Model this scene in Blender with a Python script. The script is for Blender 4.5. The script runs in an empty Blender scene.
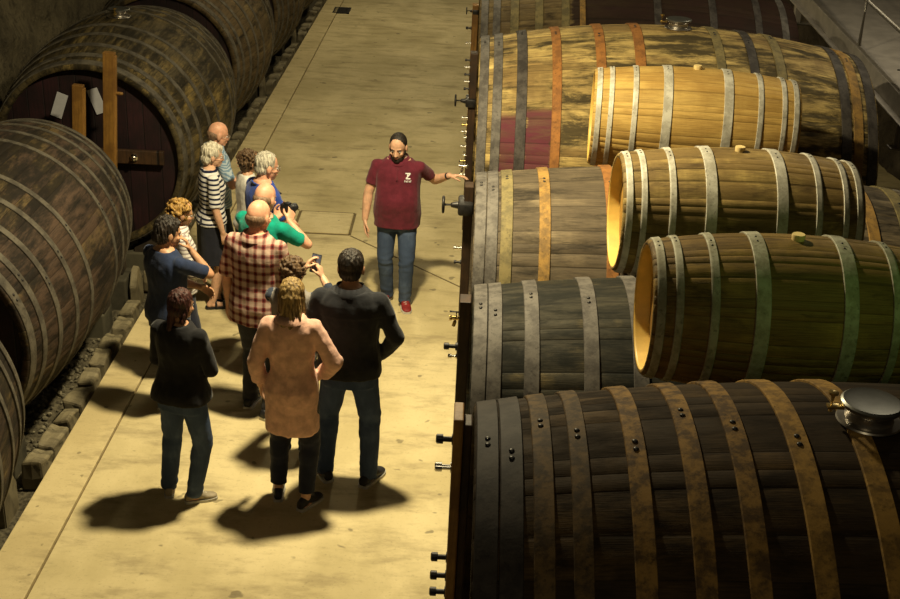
import bpy, bmesh, math, random
from mathutils import Vector, Matrix, noise, Euler
from math import sin, cos, pi, radians, sqrt, atan2
random.seed(7)
SC = bpy.context.scene
COL = SC.collection
V = Vector

# ------------------------------------------------------------------ basics
def link(name, mesh, parent=None, loc=(0, 0, 0), rot=(0, 0, 0), mat=None, smooth=True):
    o = bpy.data.objects.new(name, mesh)
    COL.objects.link(o)
    if parent: o.parent = parent
    o.location = loc; o.rotation_euler = rot
    if mat:
        mesh.materials.clear(); mesh.materials.append(mat)
    if smooth:
        mesh.polygons.foreach_set('use_smooth', [True] * len(mesh.polygons))
    return o

def obj(name, bm, mat=None, parent=None, loc=(0, 0, 0), rot=(0, 0, 0), smooth=True, angle=None):
    me = bpy.data.meshes.new(name)
    bmesh.ops.recalc_face_normals(bm, faces=bm.faces[:])
    bm.to_mesh(me); bm.free()
    o = link(name, me, parent, loc, rot, mat, smooth)
    if smooth and angle is not None:
        me.set_sharp_from_angle(angle=radians(angle))
    return o

def thing(name, label, cat, loc=(0, 0, 0), rot=(0, 0, 0), group=None):
    o = bpy.data.objects.new(name, None); COL.objects.link(o)
    o.empty_display_size = .1
    o.location = loc; o.rotation_euler = rot
    tag(o, label, cat, group); return o

def tag(o, label, cat, group=None, kind=None):
    o['label'] = label; o['category'] = cat
    if group: o['group'] = group
    if kind: o['kind'] = kind
    return o

def struct(o):
    o['kind'] = 'structure'; return o

# ------------------------------------------------------------------ mesh pieces
def frame_of(d):
    d = V(d).normalized()
    a = V((0, 0, 1)) if abs(d.z) < .9 else V((1, 0, 0))
    x = d.cross(a).normalized(); y = x.cross(d).normalized()
    return x, y, d

def ringloft(bm, rings, closed=True):
    """rings: lists of equal length of points"""
    vs = [[bm.verts.new(p) for p in r] for r in rings]
    n = len(vs[0])
    for a, b in zip(vs, vs[1:]):
        for i in range(n):
            bm.faces.new((a[i], a[(i + 1) % n], b[(i + 1) % n], b[i]))
    if closed:
        bm.faces.new(vs[0][::-1]); bm.faces.new(vs[-1])
    return vs

def capsule(bm, p0, p1, r0, r1, n=12):
    p0 = V(p0); p1 = V(p1)
    if (p1 - p0).length < 1e-5: p1 = p0 + V((0, 0, 1e-4))
    x, y, d = frame_of(p1 - p0)
    rings = []
    for t in (-.97, -.7, -.35, 0):
        rr = r0 * sqrt(1 - t * t); c = p0 + d * r0 * t
        rings.append([c + (x * cos(a) + y * sin(a)) * rr for a in [2 * pi * i / n for i in range(n)]])
    for t in (0, .35, .7, .97):
        rr = r1 * sqrt(1 - t * t); c = p1 + d * r1 * t
        rings.append([c + (x * cos(a) + y * sin(a)) * rr for a in [2 * pi * i / n for i in range(n)]])
    ringloft(bm, rings)

def tube(bm, pts, r, n=10):
    pts = [V(p) for p in pts]; rings = []
    for i, p in enumerate(pts):
        d = (pts[min(i + 1, len(pts) - 1)] - pts[max(i - 1, 0)])
        x, y, _ = frame_of(d)
        if rings:
            # keep frames consistent
            x = (px - d.normalized() * px.dot(d.normalized())).normalized(); y = d.normalized().cross(x)
        px = x
        rr = r[i] if isinstance(r, (list, tuple)) else r
        rings.append([p + (x * cos(2 * pi * k / n) + y * sin(2 * pi * k / n)) * rr for k in range(n)])
    ringloft(bm, rings)

def ellipsoid(bm, c, r, mat=None, u=20, v=12):
    m = Matrix.Translation(V(c)) @ (mat.to_4x4() if mat else Matrix.Identity(4)) @ Matrix.Diagonal((r[0], r[1], r[2], 1))
    bmesh.ops.create_uvsphere(bm, u_segments=u, v_segments=v, radius=1, matrix=m)

def zloft(bm, levels, n=24):
    """levels: (z, half width, half depth, y offset[, x offset])"""
    rings = []
    for L in levels:
        z, w, d, y = L[:4]; xo = L[4] if len(L) > 4 else 0
        ring = []
        for i in range(n):
            a = 2 * pi * i / n
            ca, sa = cos(a), sin(a)
            e = .8
            ring.append(V((xo + w * math.copysign(abs(ca) ** e, ca), y + d * math.copysign(abs(sa) ** e, sa), z)))
        rings.append(ring)
    ringloft(bm, rings)

def box(bm, lo, hi, bev=0, mat=None):
    lo = V(lo); hi = V(hi); c = (lo + hi) / 2; s = hi - lo
    M = Matrix.Translation(c) @ Matrix.Diagonal((s.x, s.y, s.z, 1))
    if mat: M = mat @ M
    r = bmesh.ops.create_cube(bm, size=1, matrix=M)
    if bev:
        es = list({e for v in r['verts'] for e in v.link_edges})
        bmesh.ops.bevel(bm, geom=es, offset=bev, segments=2, affect='EDGES', profile=.5)

def lathe(bm, prof, n=32, axis='z', c=(0, 0, 0), close=True):
    rings = []
    for (h, r) in prof:
        ring = []
        for i in range(n):
            a = 2 * pi * i / n
            if axis == 'z': p = V((r * cos(a), r * sin(a), h))
            elif axis == 'x': p = V((h, r * cos(a), r * sin(a)))
            else: p = V((r * sin(a), h, r * cos(a)))
            ring.append(p + V(c))
        rings.append(ring)
    ringloft(bm, rings, close)

def torus(bm, c, R, r, axis='z', a0=0, a1=2 * pi, n=28, m=8):
    full = abs(a1 - a0 - 2 * pi) < 1e-4
    rings = []
    for i in range(n if full else n + 1):
        a = a0 + (a1 - a0) * i / n
        ring = []
        for k in range(m):
            b = 2 * pi * k / m
            rr = R + r * cos(b); h = r * sin(b)
            if axis == 'z': p = V((rr * cos(a), rr * sin(a), h))
            elif axis == 'x': p = V((h, rr * cos(a), rr * sin(a)))
            else: p = V((rr * cos(a), h, rr * sin(a)))
            ring.append(p + V(c))
        rings.append(ring)
    if full:
        vs = ringloft(bm, rings, False)
        a, b = vs[-1], vs[0]
        for i in range(m): bm.faces.new((a[i], a[(i + 1) % m], b[(i + 1) % m], b[i]))
    else:
        ringloft(bm, rings, True)

# ------------------------------------------------------------------ materials
class NT:
    def __init__(s, name):
        s.m = bpy.data.materials.new(name); s.m.use_nodes = True
        s.t = s.m.node_tree; s.t.nodes.clear()
        s.out = s.n('ShaderNodeOutputMaterial'); s.b = s.n('ShaderNodeBsdfPrincipled')
        s.l(s.b.outputs[0], s.out.inputs[0])
        s.co = s.n('ShaderNodeTexCoord').outputs['Object']
    def n(s, t, **k):
        nd = s.t.nodes.new(t)
        for a, b in k.items(): setattr(nd, a, b)
        return nd
    def l(s, a, b): s.t.links.new(a, b)
    def put(s, sock, v):
        if hasattr(v, 'is_linked') or hasattr(v, 'links'): s.l(v, sock)
        else: sock.default_value = v
    def math(s, op, a, b=0., c=None, clamp=False):
        nd = s.n('ShaderNodeMath', operation=op, use_clamp=clamp)
        s.put(nd.inputs[0], a); s.put(nd.inputs[1], b)
        if c is not None: s.put(nd.inputs[2], c)
        return nd.outputs[0]
    def xyz(s, v=None):
        nd = s.n('ShaderNodeSeparateXYZ'); s.l(v or s.co, nd.inputs[0]); return nd.outputs
    def comb(s, x, y, z):
        nd = s.n('ShaderNodeCombineXYZ')
        for i, q in enumerate((x, y, z)): s.put(nd.inputs[i], q)
        return nd.outputs[0]
    def noise(s, vec=None, scale=5., detail=4., rough=.6, stretch=None, dist=0.):
        v = vec or s.co
        if stretch:
            mp = s.n('ShaderNodeMapping'); s.l(v, mp.inputs[0]); mp.inputs['Scale'].default_value = stretch; v = mp.outputs[0]
        nd = s.n('ShaderNodeTexNoise'); s.l(v, nd.inputs['Vector'])
        nd.inputs['Scale'].default_value = scale; nd.inputs['Detail'].default_value = detail
        nd.inputs['Roughness'].default_value = rough; nd.inputs['Distortion'].default_value = dist
        return nd.outputs[0]
    def ramp(s, f, lo, hi, a=0., b=1.):
        nd = s.n('ShaderNodeMapRange'); nd.interpolation_type = 'SMOOTHSTEP'
        s.put(nd.inputs[0], f); nd.inputs[1].default_value = lo; nd.inputs[2].default_value = hi
        nd.inputs[3].default_value = a; nd.inputs[4].default_value = b
        return nd.outputs[0]
    def mix(s, f, a, b, mode='MIX'):
        nd = s.n('ShaderNodeMix', data_type='RGBA', blend_type=mode)
        s.put(nd.inputs[0], f)
        s.put(nd.inputs[6], a if hasattr(a, 'links') else (*a, 1)); s.put(nd.inputs[7], b if hasattr(b, 'links') else (*b, 1))
        return nd.outputs[2]
    def bump(s, h, strength=.3, dist=.02):
        nd = s.n('ShaderNodeBump'); nd.inputs['Strength'].default_value = strength; nd.inputs['Distance'].default_value = dist
        s.l(h, nd.inputs['Height']); s.l(nd.outputs[0], s.b.inputs['Normal'])
    def done(s, col, rough=.7, metal=0., spec=.4):
        s.put(s.b.inputs['Base Color'], col if hasattr(col, 'links') else (*col, 1))
        s.put(s.b.inputs['Roughness'], rough); s.b.inputs['Metallic'].default_value = metal
        s.b.inputs['Specular IOR Level'].default_value = spec
        return s.m

def plain(name, col, rough=.7, metal=0., var=.25, scale=18., spec=.4, bump=0.):
    k = NT(name)
    f = k.ramp(k.noise(scale=scale, detail=5), .3, .7)
    c = k.mix(f, tuple(x * (1 - var) for x in col), tuple(min(1, x * (1 + var)) for x in col))
    if bump: k.bump(k.noise(scale=scale * 4, detail=6), bump, .01)
    return k.done(c, rough, metal, spec)

def stave_mat(name, N, dark, mid, light, seed, lightamt=(.45, .65), darkamt=(.5, .68), rough=.62, stain=None, stain_col=(.10, .012, .02), axscale=1.):
    k = NT(name); X = k.xyz()
    ang = k.math('ADD', k.math('DIVIDE', k.math('ARCTAN2', X[1], X[2]), 2 * pi), .5)
    aN0 = k.math('MULTIPLY', ang, N); aN = k.math('ADD', aN0, k.math('MULTIPLY', k.math('SINE', k.math('MULTIPLY', aN0, 1.7)), .4)); sid = k.math('FLOOR', aN); fr = k.math('FRACT', aN)
    wn = k.n('ShaderNodeTexWhiteNoise', noise_dimensions='1D'); k.l(k.math('ADD', sid, seed * 3.7), wn.inputs['W'])
    per = wn.outputs['Value']
    v1 = k.comb(k.math('MULTIPLY', X[0], 1.1 * axscale), k.math('ADD', k.math('MULTIPLY', sid, 5.13), seed * 9.1), seed)
    n1 = k.noise(v1, 1.6, 5, .6)                      # patches that end at the joints
    off = k.n('ShaderNodeVectorMath', operation='ADD'); k.l(k.co, off.inputs[0]); off.inputs[1].default_value = (seed * 4.3, seed * 1.7, seed)
    n2 = k.noise(off.outputs[0], 1.5 * axscale, 8, .68, (.45, 1.3, 1.3), .4)   # weather blotches over several staves
    n3 = k.noise(off.outputs[0], 4.2 * axscale, 9, .74, (.42, 1.8, 1.8), .3)
    gr = k.noise(k.comb(k.math('MULTIPLY', X[0], 2.2), k.math('MULTIPLY', ang, N * 9.), seed), 3., 4, .6)
    fl = k.math('ADD', k.math('MULTIPLY', n1, .45), k.math('MULTIPLY', n2, .55))
    c = k.mix(k.ramp(fl, lightamt[0], lightamt[1]), mid, light)
    c = k.mix(k.math('MULTIPLY', k.ramp(k.math('ADD', k.math('MULTIPLY', n3, .6), k.math('MULTIPLY', n2, .4)), darkamt[0], darkamt[1]), .9), c, dark)
    c = k.mix(k.math('MULTIPLY', k.ramp(gr, .42, .62), .4), c, dark)
    pv = k.ramp(per, 0., 1., .84, 1.14)
    c = k.mix(1., c, k.comb(pv, pv, pv), 'MULTIPLY')
    if stain:
        for (x0, x1, a0, a1) in stain:
            jit = k.math('MULTIPLY', k.math('SUBTRACT', n3, .5), .25)
            xx = k.math('ADD', X[0], jit); aa = k.math('ADD', ang, k.math('MULTIPLY', jit, .12))
            m = k.math('MULTIPLY', k.ramp(xx, x0 - .02, x0 + .02), k.ramp(xx, x1 - .02, x1 + .02, 1, 0))
            m = k.math('MULTIPLY', m, k.math('MULTIPLY', k.ramp(aa, a0 - .004, a0 + .006), k.ramp(aa, a1 - .006, a1 + .004, 1, 0)))
            sc = k.mix(k.ramp(n3, .35, .65), stain_col, tuple(q * 2.1 for q in stain_col))
            c = k.mix(k.math('MULTIPLY', m, .88), c, sc)
    edge = k.math('MINIMUM', fr, k.math('SUBTRACT', 1., fr))
    seam = k.ramp(edge, .012, .05, 1, 0)
    c = k.mix(k.math('MULTIPLY', seam, .38), c, tuple(q * .35 for q in dark))
    h = k.math('ADD', k.math('MULTIPLY', gr, .35), k.math('ADD', k.math('MULTIPLY', n3, .5), k.math('MULTIPLY', seam, -.35)))
    k.bump(h, .4, .01)
    return k.done(c, k.ramp(n3, .3, .7, rough, rough + .22), 0, .14)

def plank_mat(name, col, dark, width=.14, axis=1, other=0, seed=0., rough=.7):
    """planks laid side by side along local axis 'axis'"""
    k = NT(name); X = k.xyz()
    q = k.math('ADD', k.math('DIVIDE', X[axis], width), 40.37 + seed)
    sid = k.math('FLOOR', q); fr = k.math('FRACT', q)
    wn = k.n('ShaderNodeTexWhiteNoise', noise_dimensions='1D'); k.l(k.math('ADD', sid, seed), wn.inputs['W'])
    n = k.noise(scale=4., detail=6); 
    st = [25., 25., 25.]; st[3 - axis - other if (axis, other) != (0, 0) else 2] = 2.
    gr = k.noise(scale=2.2, detail=5, stretch=st)
    c = k.mix(k.ramp(n, .35, .65), col, dark)
    c = k.mix(k.math('MULTIPLY', k.ramp(gr, .45, .62), .55), c, dark)
    pv = k.ramp(wn.outputs['Value'], 0, 1, .7, 1.2); c = k.mix(1., c, k.comb(pv, pv, pv), 'MULTIPLY')
    seam = k.ramp(k.math('MINIMUM', fr, k.math('SUBTRACT', 1., fr)), .01, .04, 1, 0)
    c = k.mix(seam, c, tuple(x * .2 for x in dark))
    k.bump(k.math('SUBTRACT', k.math('MULTIPLY', gr, .5), seam), .4, .008)
    return k.done(c, rough)

def hoop_mat(name, a, b, rough=.55, metal=.35, scale=9.):
    k = NT(name)
    n = k.noise(scale=scale, detail=7, rough=.7); m = k.noise(scale=40., detail=4)
    c = k.mix(k.ramp(n, .38, .62), a, b)
    c = k.mix(k.math('MULTIPLY', k.ramp(m, .55, .72), .6), c, tuple(x * .35 for x in b))
    k.bump(k.math('ADD', n, k.math('MULTIPLY', m, .5)), .25, .006)
    return k.done(c, rough + .08, metal * .5, .16)

def cloth_mat(name, col, rough=.85, var=.18):
    k = NT(name)
    n = k.noise(scale=14., detail=4); w = k.noise(scale=420., detail=1)
    c = k.mix(k.ramp(n, .3, .7), tuple(x * (1 - var) for x in col), tuple(min(1, x * (1 + var)) for x in col))
    k.bump(k.math('ADD', k.noise(scale=26., detail=4), k.math('MULTIPLY', w, .15)), .35, .012)
    k.b.inputs['Sheen Weight'].default_value = .15
    return k.done(c, rough, 0, .2)

def denim_mat(name, col, fade):
    k = NT(name)
    n = k.noise(scale=5., detail=5, stretch=(1, 1, .45)); w = k.noise(scale=300., detail=1)
    c = k.mix(k.ramp(n, .42, .68), col, fade)
    c = k.mix(k.math('MULTIPLY', w, .35), c, tuple(x * 1.5 for x in fade))
    k.bump(k.noise(scale=30., detail=4), .4, .012)
    return k.done(c, .85, 0, .2)

def stripe_mat(name, a, b, period, duty=.5, tilt=0.):
    k = NT(name); X = k.xyz()
    z = k.math('ADD', X[2], k.math('MULTIPLY', k.math('ADD', k.math('ABSOLUTE', X[0]), k.math('MULTIPLY', k.noise(scale=6.), .2)), tilt))
    f = k.math('FRACT', k.math('DIVIDE', z, period))
    m = k.math('MULTIPLY', k.ramp(f, 0., .08), k.ramp(f, duty, duty + .08, 1, 0))
    k.bump(k.noise(scale=26., detail=4), .35, .012)
    return k.done(k.mix(m, a, b), .85, 0, .2)

def plaid_mat(name):
    k = NT(name); X = k.xyz()
    def band(v, p, o):
        f = k.math('FRACT', k.math('ADD', k.math('DIVIDE', v, p), o))
        wide = k.math('MULTIPLY', k.ramp(f, .05, .16), k.ramp(f, .5, .6, 1, 0))
        return f, wide
    xs = k.math('ADD', X[0], k.math('MULTIPLY', X[1], .35))
    fx, wx = band(xs, .066, .12); fz, wz = band(X[2], .07, .3)
    dkx = k.math('MULTIPLY', k.ramp(fx, .2, .26), k.ramp(fx, .38, .44, 1, 0)); dkz = k.math('MULTIPLY', k.ramp(fz, .2, .26), k.ramp(fz, .38, .44, 1, 0))
    c = k.mix(k.math('MULTIPLY', k.math('ADD', wx, wz), .5), (.52, .38, .30), (.20, .022, .02))
    c = k.mix(k.math('MULTIPLY', k.math('ADD', dkx, dkz), .45), c, (.02, .006, .008))
    k.bump(k.noise(scale=26., detail=4), .35, .012)
    return k.done(c, .85, 0, .2)

def skin_mat(name, col):
    k = NT(name); n = k.noise(scale=22., detail=4)
    c = k.mix(k.ramp(n, .3, .7), tuple(x * .86 for x in col), tuple(min(1, x * 1.1) for x in (col[0] * 1.05, col[1], col[2])))
    k.b.inputs['Subsurface Weight'].default_value = .08
    k.b.inputs['Subsurface Radius'].default_value = (.02, .008, .004)
    return k.done(c, .48, 0, .4)

def hair_mat(name, a, b):
    k = NT(name); n = k.noise(scale=9., detail=6, rough=.7, stretch=(7, 7, 1.3))
    k.bump(n, .7, .012)
    return k.done(k.mix(k.ramp(n, .38, .64), a, b), .5, 0, .4)

def concrete_mat(name, a, b, c3, scale=1.):
    k = NT(name)
    n1 = k.noise(scale=.75 * scale, detail=7, rough=.6, stretch=(1.3, .8, 1)); n2 = k.noise(scale=2.3 * scale, detail=8, rough=.68, stretch=(.7, 1.8, 1)); n3 = k.noise(scale=38 * scale, detail=4)
    c = k.mix(k.ramp(n1, .38, .62), a, b)
    c = k.mix(k.math('MULTIPLY', k.ramp(n2, .46, .70), .75), c, c3)
    c = k.mix(k.math('MULTIPLY', k.ramp(n3, .56, .74), .3), c, tuple(x * .5 for x in c3))
    sp = k.noise(scale=6.5 * scale, detail=2, rough=.4)
    c = k.mix(k.math('MULTIPLY', k.ramp(sp, .70, .74), .6), c, tuple(x * .35 for x in c3))
    k.bump(k.math('ADD', k.math('MULTIPLY', n2, .6), k.math('MULTIPLY', n3, .4)), .22, .012)
    return k.done(c, k.ramp(n2, .3, .7, .55, .8), 0, .3)

def rock_mat(name, a, b):
    k = NT(name)
    n1 = k.noise(scale=1.6, detail=8, rough=.7); n2 = k.noise(scale=8., detail=6, rough=.7)
    c = k.mix(k.ramp(n1, .35, .65), a, b); c = k.mix(k.math('MULTIPLY', k.ramp(n2, .48, .7), .7), c, tuple(x * .3 for x in a))
    k.bump(k.math('ADD', n1, n2), .8, .06)
    return k.done(c, .9, 0, .2)

M = {}
M['floor'] = concrete_mat('floor_concrete', (.66, .555, .31), (.50, .415, .215), (.30, .24, .13))
M['kerb'] = concrete_mat('kerb_concrete', (.64, .53, .29), (.54, .44, .23), (.36, .29, .155), 1.6)
M['slab'] = concrete_mat('cover_concrete', (.66, .56, .32), (.58, .48, .26), (.42, .34, .19), 1.8)
M['joint'] = plain('joint_dirt', (.16, .12, .055), .9)
M['stone'] = concrete_mat('edging_stone', (.24, .205, .125), (.15, .125, .075), (.06, .05, .03), 3.)
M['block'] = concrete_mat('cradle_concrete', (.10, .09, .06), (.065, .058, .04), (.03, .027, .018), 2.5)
M['wedge'] = plank_mat('wedge_wood', (.085, .062, .038), (.028, .02, .013), .2, 1, 0)
M['gravel'] = plain('gravel_stone', (.17, .15, .10), .9, 0, .6, 9)
M['gravelbase'] = plain('gravel_bed', (.085, .073, .048), .95, 0, .6, 30, .2, .8)
M['rock'] = rock_mat('cave_rock', (.075, .062, .038), (.15, .125, .075))
M['rock_dark'] = rock_mat('cave_rock_dark', (.05, .04, .028), (.10, .08, .055))
M['lid'] = plain('hatch_lid_steel', (.22, .22, .20), .38, .9, .1, 12)
M['steel'] = plain('stainless_steel', (.42, .39, .35), .33, .95, .12, 12)
M['chrome'] = plain('polished_steel', (.72, .70, .66), .18, 1., .08, 12)
M['brass'] = plain('brass', (.62, .45, .16), .3, .95, .15, 20)
M['iron'] = plain('cast_iron', (.035, .033, .032), .45, .6, .3, 25)
M['paintsteel'] = plain('painted_walkway_steel', (.33, .30, .265), .5, .15, .14, 5)
M['railsteel'] = plain('handrail_steel', (.42, .39, .34), .4, .5, .12, 9)
M['timber'] = plank_mat('brace_timber', (.46, .24, .055), (.22, .105, .024), .5, 1, 0, rough=.55)
M['timber_dark'] = plank_mat('dark_brace_timber', (.085, .042, .016), (.03, .016, .008), .5, 1, 0, rough=.6)
M['post'] = plank_mat('post_timber', (.36, .185, .035), (.18, .085, .018), .5, 1, 0, rough=.55)
M['redhead'] = plank_mat('oxblood_head_boards', (.026, .008, .010), (.011, .005, .006), .16, 1, 0, rough=.6)
M['darkhead'] = plank_mat('dark_head_boards', (.075, .04, .022), (.03, .017, .011), .16, 1, 0)
M['goldhead'] = plank_mat('honey_oak_head', (.42, .24, .05), (.24, .125, .025), .085, 1, 0, rough=.5)
M['paper'] = plain('paper', (.42, .42, .45), .8, 0, .05)
M['goldoak'] = plain('raw_golden_oak', (.72, .47, .11), .45, 0, .12, 8)
M['cork'] = plain('bung_wood', (.62, .47, .20), .8, 0, .15, 30)
M['black_plastic'] = plain('black_plastic', (.015, .015, .017), .4)
M['white'] = plain('white_print', (.8, .8, .8), .7, 0, .03)
M['glass'] = plain('dark_lens', (.01, .012, .02), .08, 0, .1, 10, .8)
M['screen'] = plain('phone_screen', (.10, .13, .22), .15, 0, .4, 30, .7)

def coord_ang(y, z):   # angle coordinate used in stave_mat for a local direction
    return atan2(y, z) / (2 * pi) + .5

# ------------------------------------------------------------------ barrels
def prof_r(x, L, rc, rb): return rc + (rb - rc) * (1 - (2 * x / L) ** 2)

def barrel_body(L, rc, rb, N, th, NX=36):
    bm = bmesh.new()
    fr = ((.0, -1), (.06, 0), (.5, .25), (.94, 0))
    angs = []
    def inv(q):
        x = q
        for _ in range(12): x -= (x + .4 * sin(1.7 * x) - q) / (1 + .68 * cos(1.7 * x))
        return x
    bs = [0.] + [inv(i) for i in range(1, int(N + .4 * sin(1.7 * N)) + 1) if .15 < inv(i) < N - .15] + [float(N)]
    for i in range(len(bs) - 1):
        for f, g in fr:
            angs.append((((bs[i] + f * (bs[i + 1] - bs[i])) / N - .5) * 2 * pi, g))
    rings = []
    def ring(x, r, groove):
        return [V((x, (r + g * groove) * sin(a), (r + g * groove) * cos(a))) for a, g in angs]
    G = .0015 + .0005 * rb
    rings.append(ring(-L / 2 + .13, rc - th * 1.1, 0))
    rings.append(ring(-L / 2 + .012, rc - th * .95, 0)); rings.append(ring(-L / 2, rc - th * .85, 0)); rings.append(ring(-L / 2, rc - .008, G))
    for i in range(NX + 1):
        x = -L / 2 + .008 + (L - .016) * i / NX
        rings.append(ring(x, prof_r(x, L, rc, rb), G))
    rings.append(ring(L / 2, rc - .008, G)); rings.append(ring(L / 2, rc - th * .85, 0)); rings.append(ring(L / 2 - .012, rc - th * .95, 0))
    rings.append(ring(L / 2 - .13, rc - th * 1.1, 0))
    ringloft(bm, rings, False)
    return bm

def hoop_bm(x, w, L, rc, rb, t=.005, n=96, off=.004):
    bm = bmesh.new(); pr = []
    xs = [x - w / 2 + w * i / 4 for i in range(5)]
    inn = [(q, prof_r(q, L, rc, rb) - .006) for q in xs]
    out = [(q, prof_r(q, L, rc, rb) + off + t) for q in xs]
    ring = [inn[0]] + [(out[0][0], out[0][1] - t * .5)] + [(out[0][0] + .003, out[0][1])] + out[1:-1] + [(out[-1][0] - .003, out[-1][1])] + [(out[-1][0], out[-1][1] - t * .5)] + [inn[-1]]
    lathe(bm, ring, n, 'x', close=False)
    
    return bm

def rivet_mesh(r=.011):
    bm = bmesh.new(); ellipsoid(bm, (0, 0, 0), (r, r, r * .55), None, 10, 6)
    me = bpy.data.meshes.new('rivet'); bm.to_mesh(me); bm.free()
    me.polygons.foreach_set('use_smooth', [True] * len(me.polygons)); return me

def barrel(label, loc, rotz, L, rc, rb, Zc, N, th, smat, hoops, hmat_head, bung=None, hatch=False, group=None,
           name='wine_barrel', rivet_ang=None, tilt=0., cat='barrel', hatch_x=0., rivet_r=.011, inner=None, inset=.095):
    t = thing(name, label, cat, loc, (0, 0, rotz), group)
    rot = (0, tilt, 0)
    b = obj('staves', barrel_body(L, rc, rb, N, th), smat, t, (0, 0, Zc), rot)
    if inner:
        b.data.materials.append(inner)
        for f_ in b.data.polygons:
            c_ = f_.center
            if abs(c_.x) > L / 2 - .14 and math.hypot(c_.y, c_.z) < rc - th * .75: f_.material_index = 1
    for s in (-1, 1):
        bm = bmesh.new()
        x0 = s * (L / 2 - inset); x1 = x0 - s * .03
        lathe(bm, [(x1, rc - th * 1.02), (x0, rc - th * .98), (x0 + s * .004, rc - th * 2)], 64, 'x')
        obj('barrel_head', bm, hmat_head, t, (0, 0, Zc), rot, angle=40)
    rv = rivet_mesh(rivet_r)
    for i, (x, w, m) in enumerate(hoops):
        h = obj('hoop', hoop_bm(x, w, L, rc, rb, t=.004 + .003 * rb), m, t, (0, 0, Zc), rot, angle=35)
        if rivet_ang is not None:
            rvm = rv.copy(); rvm.materials.append(M['iron'] if m not in (M.get('galv'),) else M['iron'])
            a0 = rivet_ang + .10 * sin(i * 2.1)
            for q in (-.028 / rb * .9, .028 / rb * .9):
                a = a0 + q; r = prof_r(x, L, rc, rb) + .005 + .004 + .003 * rb
                o = link('rivet', rvm, h, (x, -r * sin(a), r * cos(a)), (a, 0, 0))
    if bung is not None:
        r = prof_r(bung, L, rc, rb); bm = bmesh.new()
        lathe(bm, [(-.03, .028), (.022, .034), (.03, .031)], 20, 'z')
        obj('bung', bm, M['cork'], t, (bung, 0, Zc + r), angle=40)
    if hatch:
        r = prof_r(hatch_x, L, rc, rb)
        bm = bmesh.new()
        lathe(bm, [(-.06, .125), (.0, .145), (.012, .155), (.022, .15), (.03, .115), (.075, .105), (.10, .118), (.112, .142), (.122, .142)], 40, 'z')
        hh = obj('manhole_hatch', bm, M['steel'], t, (hatch_x, 0, Zc + r), angle=50); hh.scale = (.8, .8, .62)
        bm = bmesh.new(); lathe(bm, [(.122, .146), (.136, .146), (.146, .135), (.140, .11), (.138, .02)], 40, 'z')
        obj('hatch_lid', bm, M['lid'], hh, angle=40)
        bm = bmesh.new()
        box(bm, (-.21, -.02, .085), (-.13, .02, .105), .004); tube(bm, [(-.19, 0, .06), (-.19, 0, .17)], .011); lathe(bm, [(.17, .012), (.18, .024), (.195, .024), (.2, .01)], 14, 'z', (-.19, 0, 0))
        obj('clamp', bm, M['brass'], hh, angle=40)
    return t

M['galv'] = hoop_mat('galvanised_hoop', (.52, .50, .42), (.33, .31, .25), .5, .3)
M['galv_dull'] = hoop_mat('dull_galvanised_hoop', (.33, .32, .25), (.20, .185, .13), .55, .3)
M['grey'] = hoop_mat('grey_iron_hoop', (.135, .123, .108), (.07, .063, .056), .55, .25)
M['dkgrey'] = hoop_mat('dark_iron_hoop', (.075, .066, .058), (.036, .031, .028), .55, .25)
M['ochre'] = hoop_mat('ochre_rust_hoop', (.34, .20, .055), (.17, .105, .04), .6, .2)
M['rust'] = hoop_mat('rust_hoop', (.33, .145, .04), (.20, .09, .03), .65, .15)
M['olive'] = hoop_mat('olive_hoop', (.21, .17, .075), (.12, .10, .05), .6, .2)

S_B1 = stave_mat('staves_dark_brown', 56, (.009, .0055, .003), (.034, .021, .009), (.11, .066, .023), 1.3, (.48, .64), (.44, .6), .74)
S_B2 = stave_mat('staves_green_black', 50, (.008, .009, .007), (.048, .042, .026), (.36, .27, .11), 2.1, (.52, .64), (.40, .54))
S_B3 = stave_mat('staves_grey_brown', 50, (.020, .017, .013), (.108, .084, .054), (.27, .21, .125), 3.7, (.45, .66), (.45, .6))
a_f = coord_ang(-1, .05)
S_B4 = stave_mat('staves_ochre_mould', 62, (.02, .017, .012), (.24, .16, .06), (.60, .44, .16), 4.9, (.40, .58), (.445, .575), stain=[(-1.56, -1.37, .155, .350), (-1.33, -1.09, .155, .357)], stain_col=(.062, .013, .022))
S_B5 = stave_mat('staves_wine_soaked', 62, (.02, .014, .01), (.12, .085, .04), (.26, .19, .08), 6.2, (.45, .65), (.48, .64), stain=[(-.75, 3.2, -.2, 1.2)], stain_col=(.011, .0045, .0045))
S_P1 = stave_mat('staves_honey', 34, (.10, .05, .014), (.40, .245, .065), (.58, .39, .115), 1.9, (.4, .62), (.56, .76), .5, axscale=1.7)
S_P2 = stave_mat('staves_tan_worn', 34, (.05, .032, .014), (.21, .14, .05), (.50, .36, .12), 5.4, (.47, .64), (.46, .64), .5, axscale=1.7)
S_P3 = stave_mat('staves_brown_oak', 34, (.035, .022, .010), (.17, .105, .032), (.36, .23, .06), 8.2, (.46, .68), (.46, .66), .5, axscale=1.7)
S_L = [stave_mat('staves_grey_weathered', 56, (.010, .009, .007), (.075, .048, .032), (.20, .14, .055), 11.7, (.50, .62), (.42, .55)),
       stave_mat('staves_olive_weathered', 56, (.009, .008, .006), (.085, .066, .032), (.26, .185, .06), 12.9, (.45, .6), (.43, .56)),
       stave_mat('staves_brown_weathered', 56, (.012, .010, .007), (.10, .07, .035), (.19, .135, .055), 14.2, (.45, .62), (.44, .58))]

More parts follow.
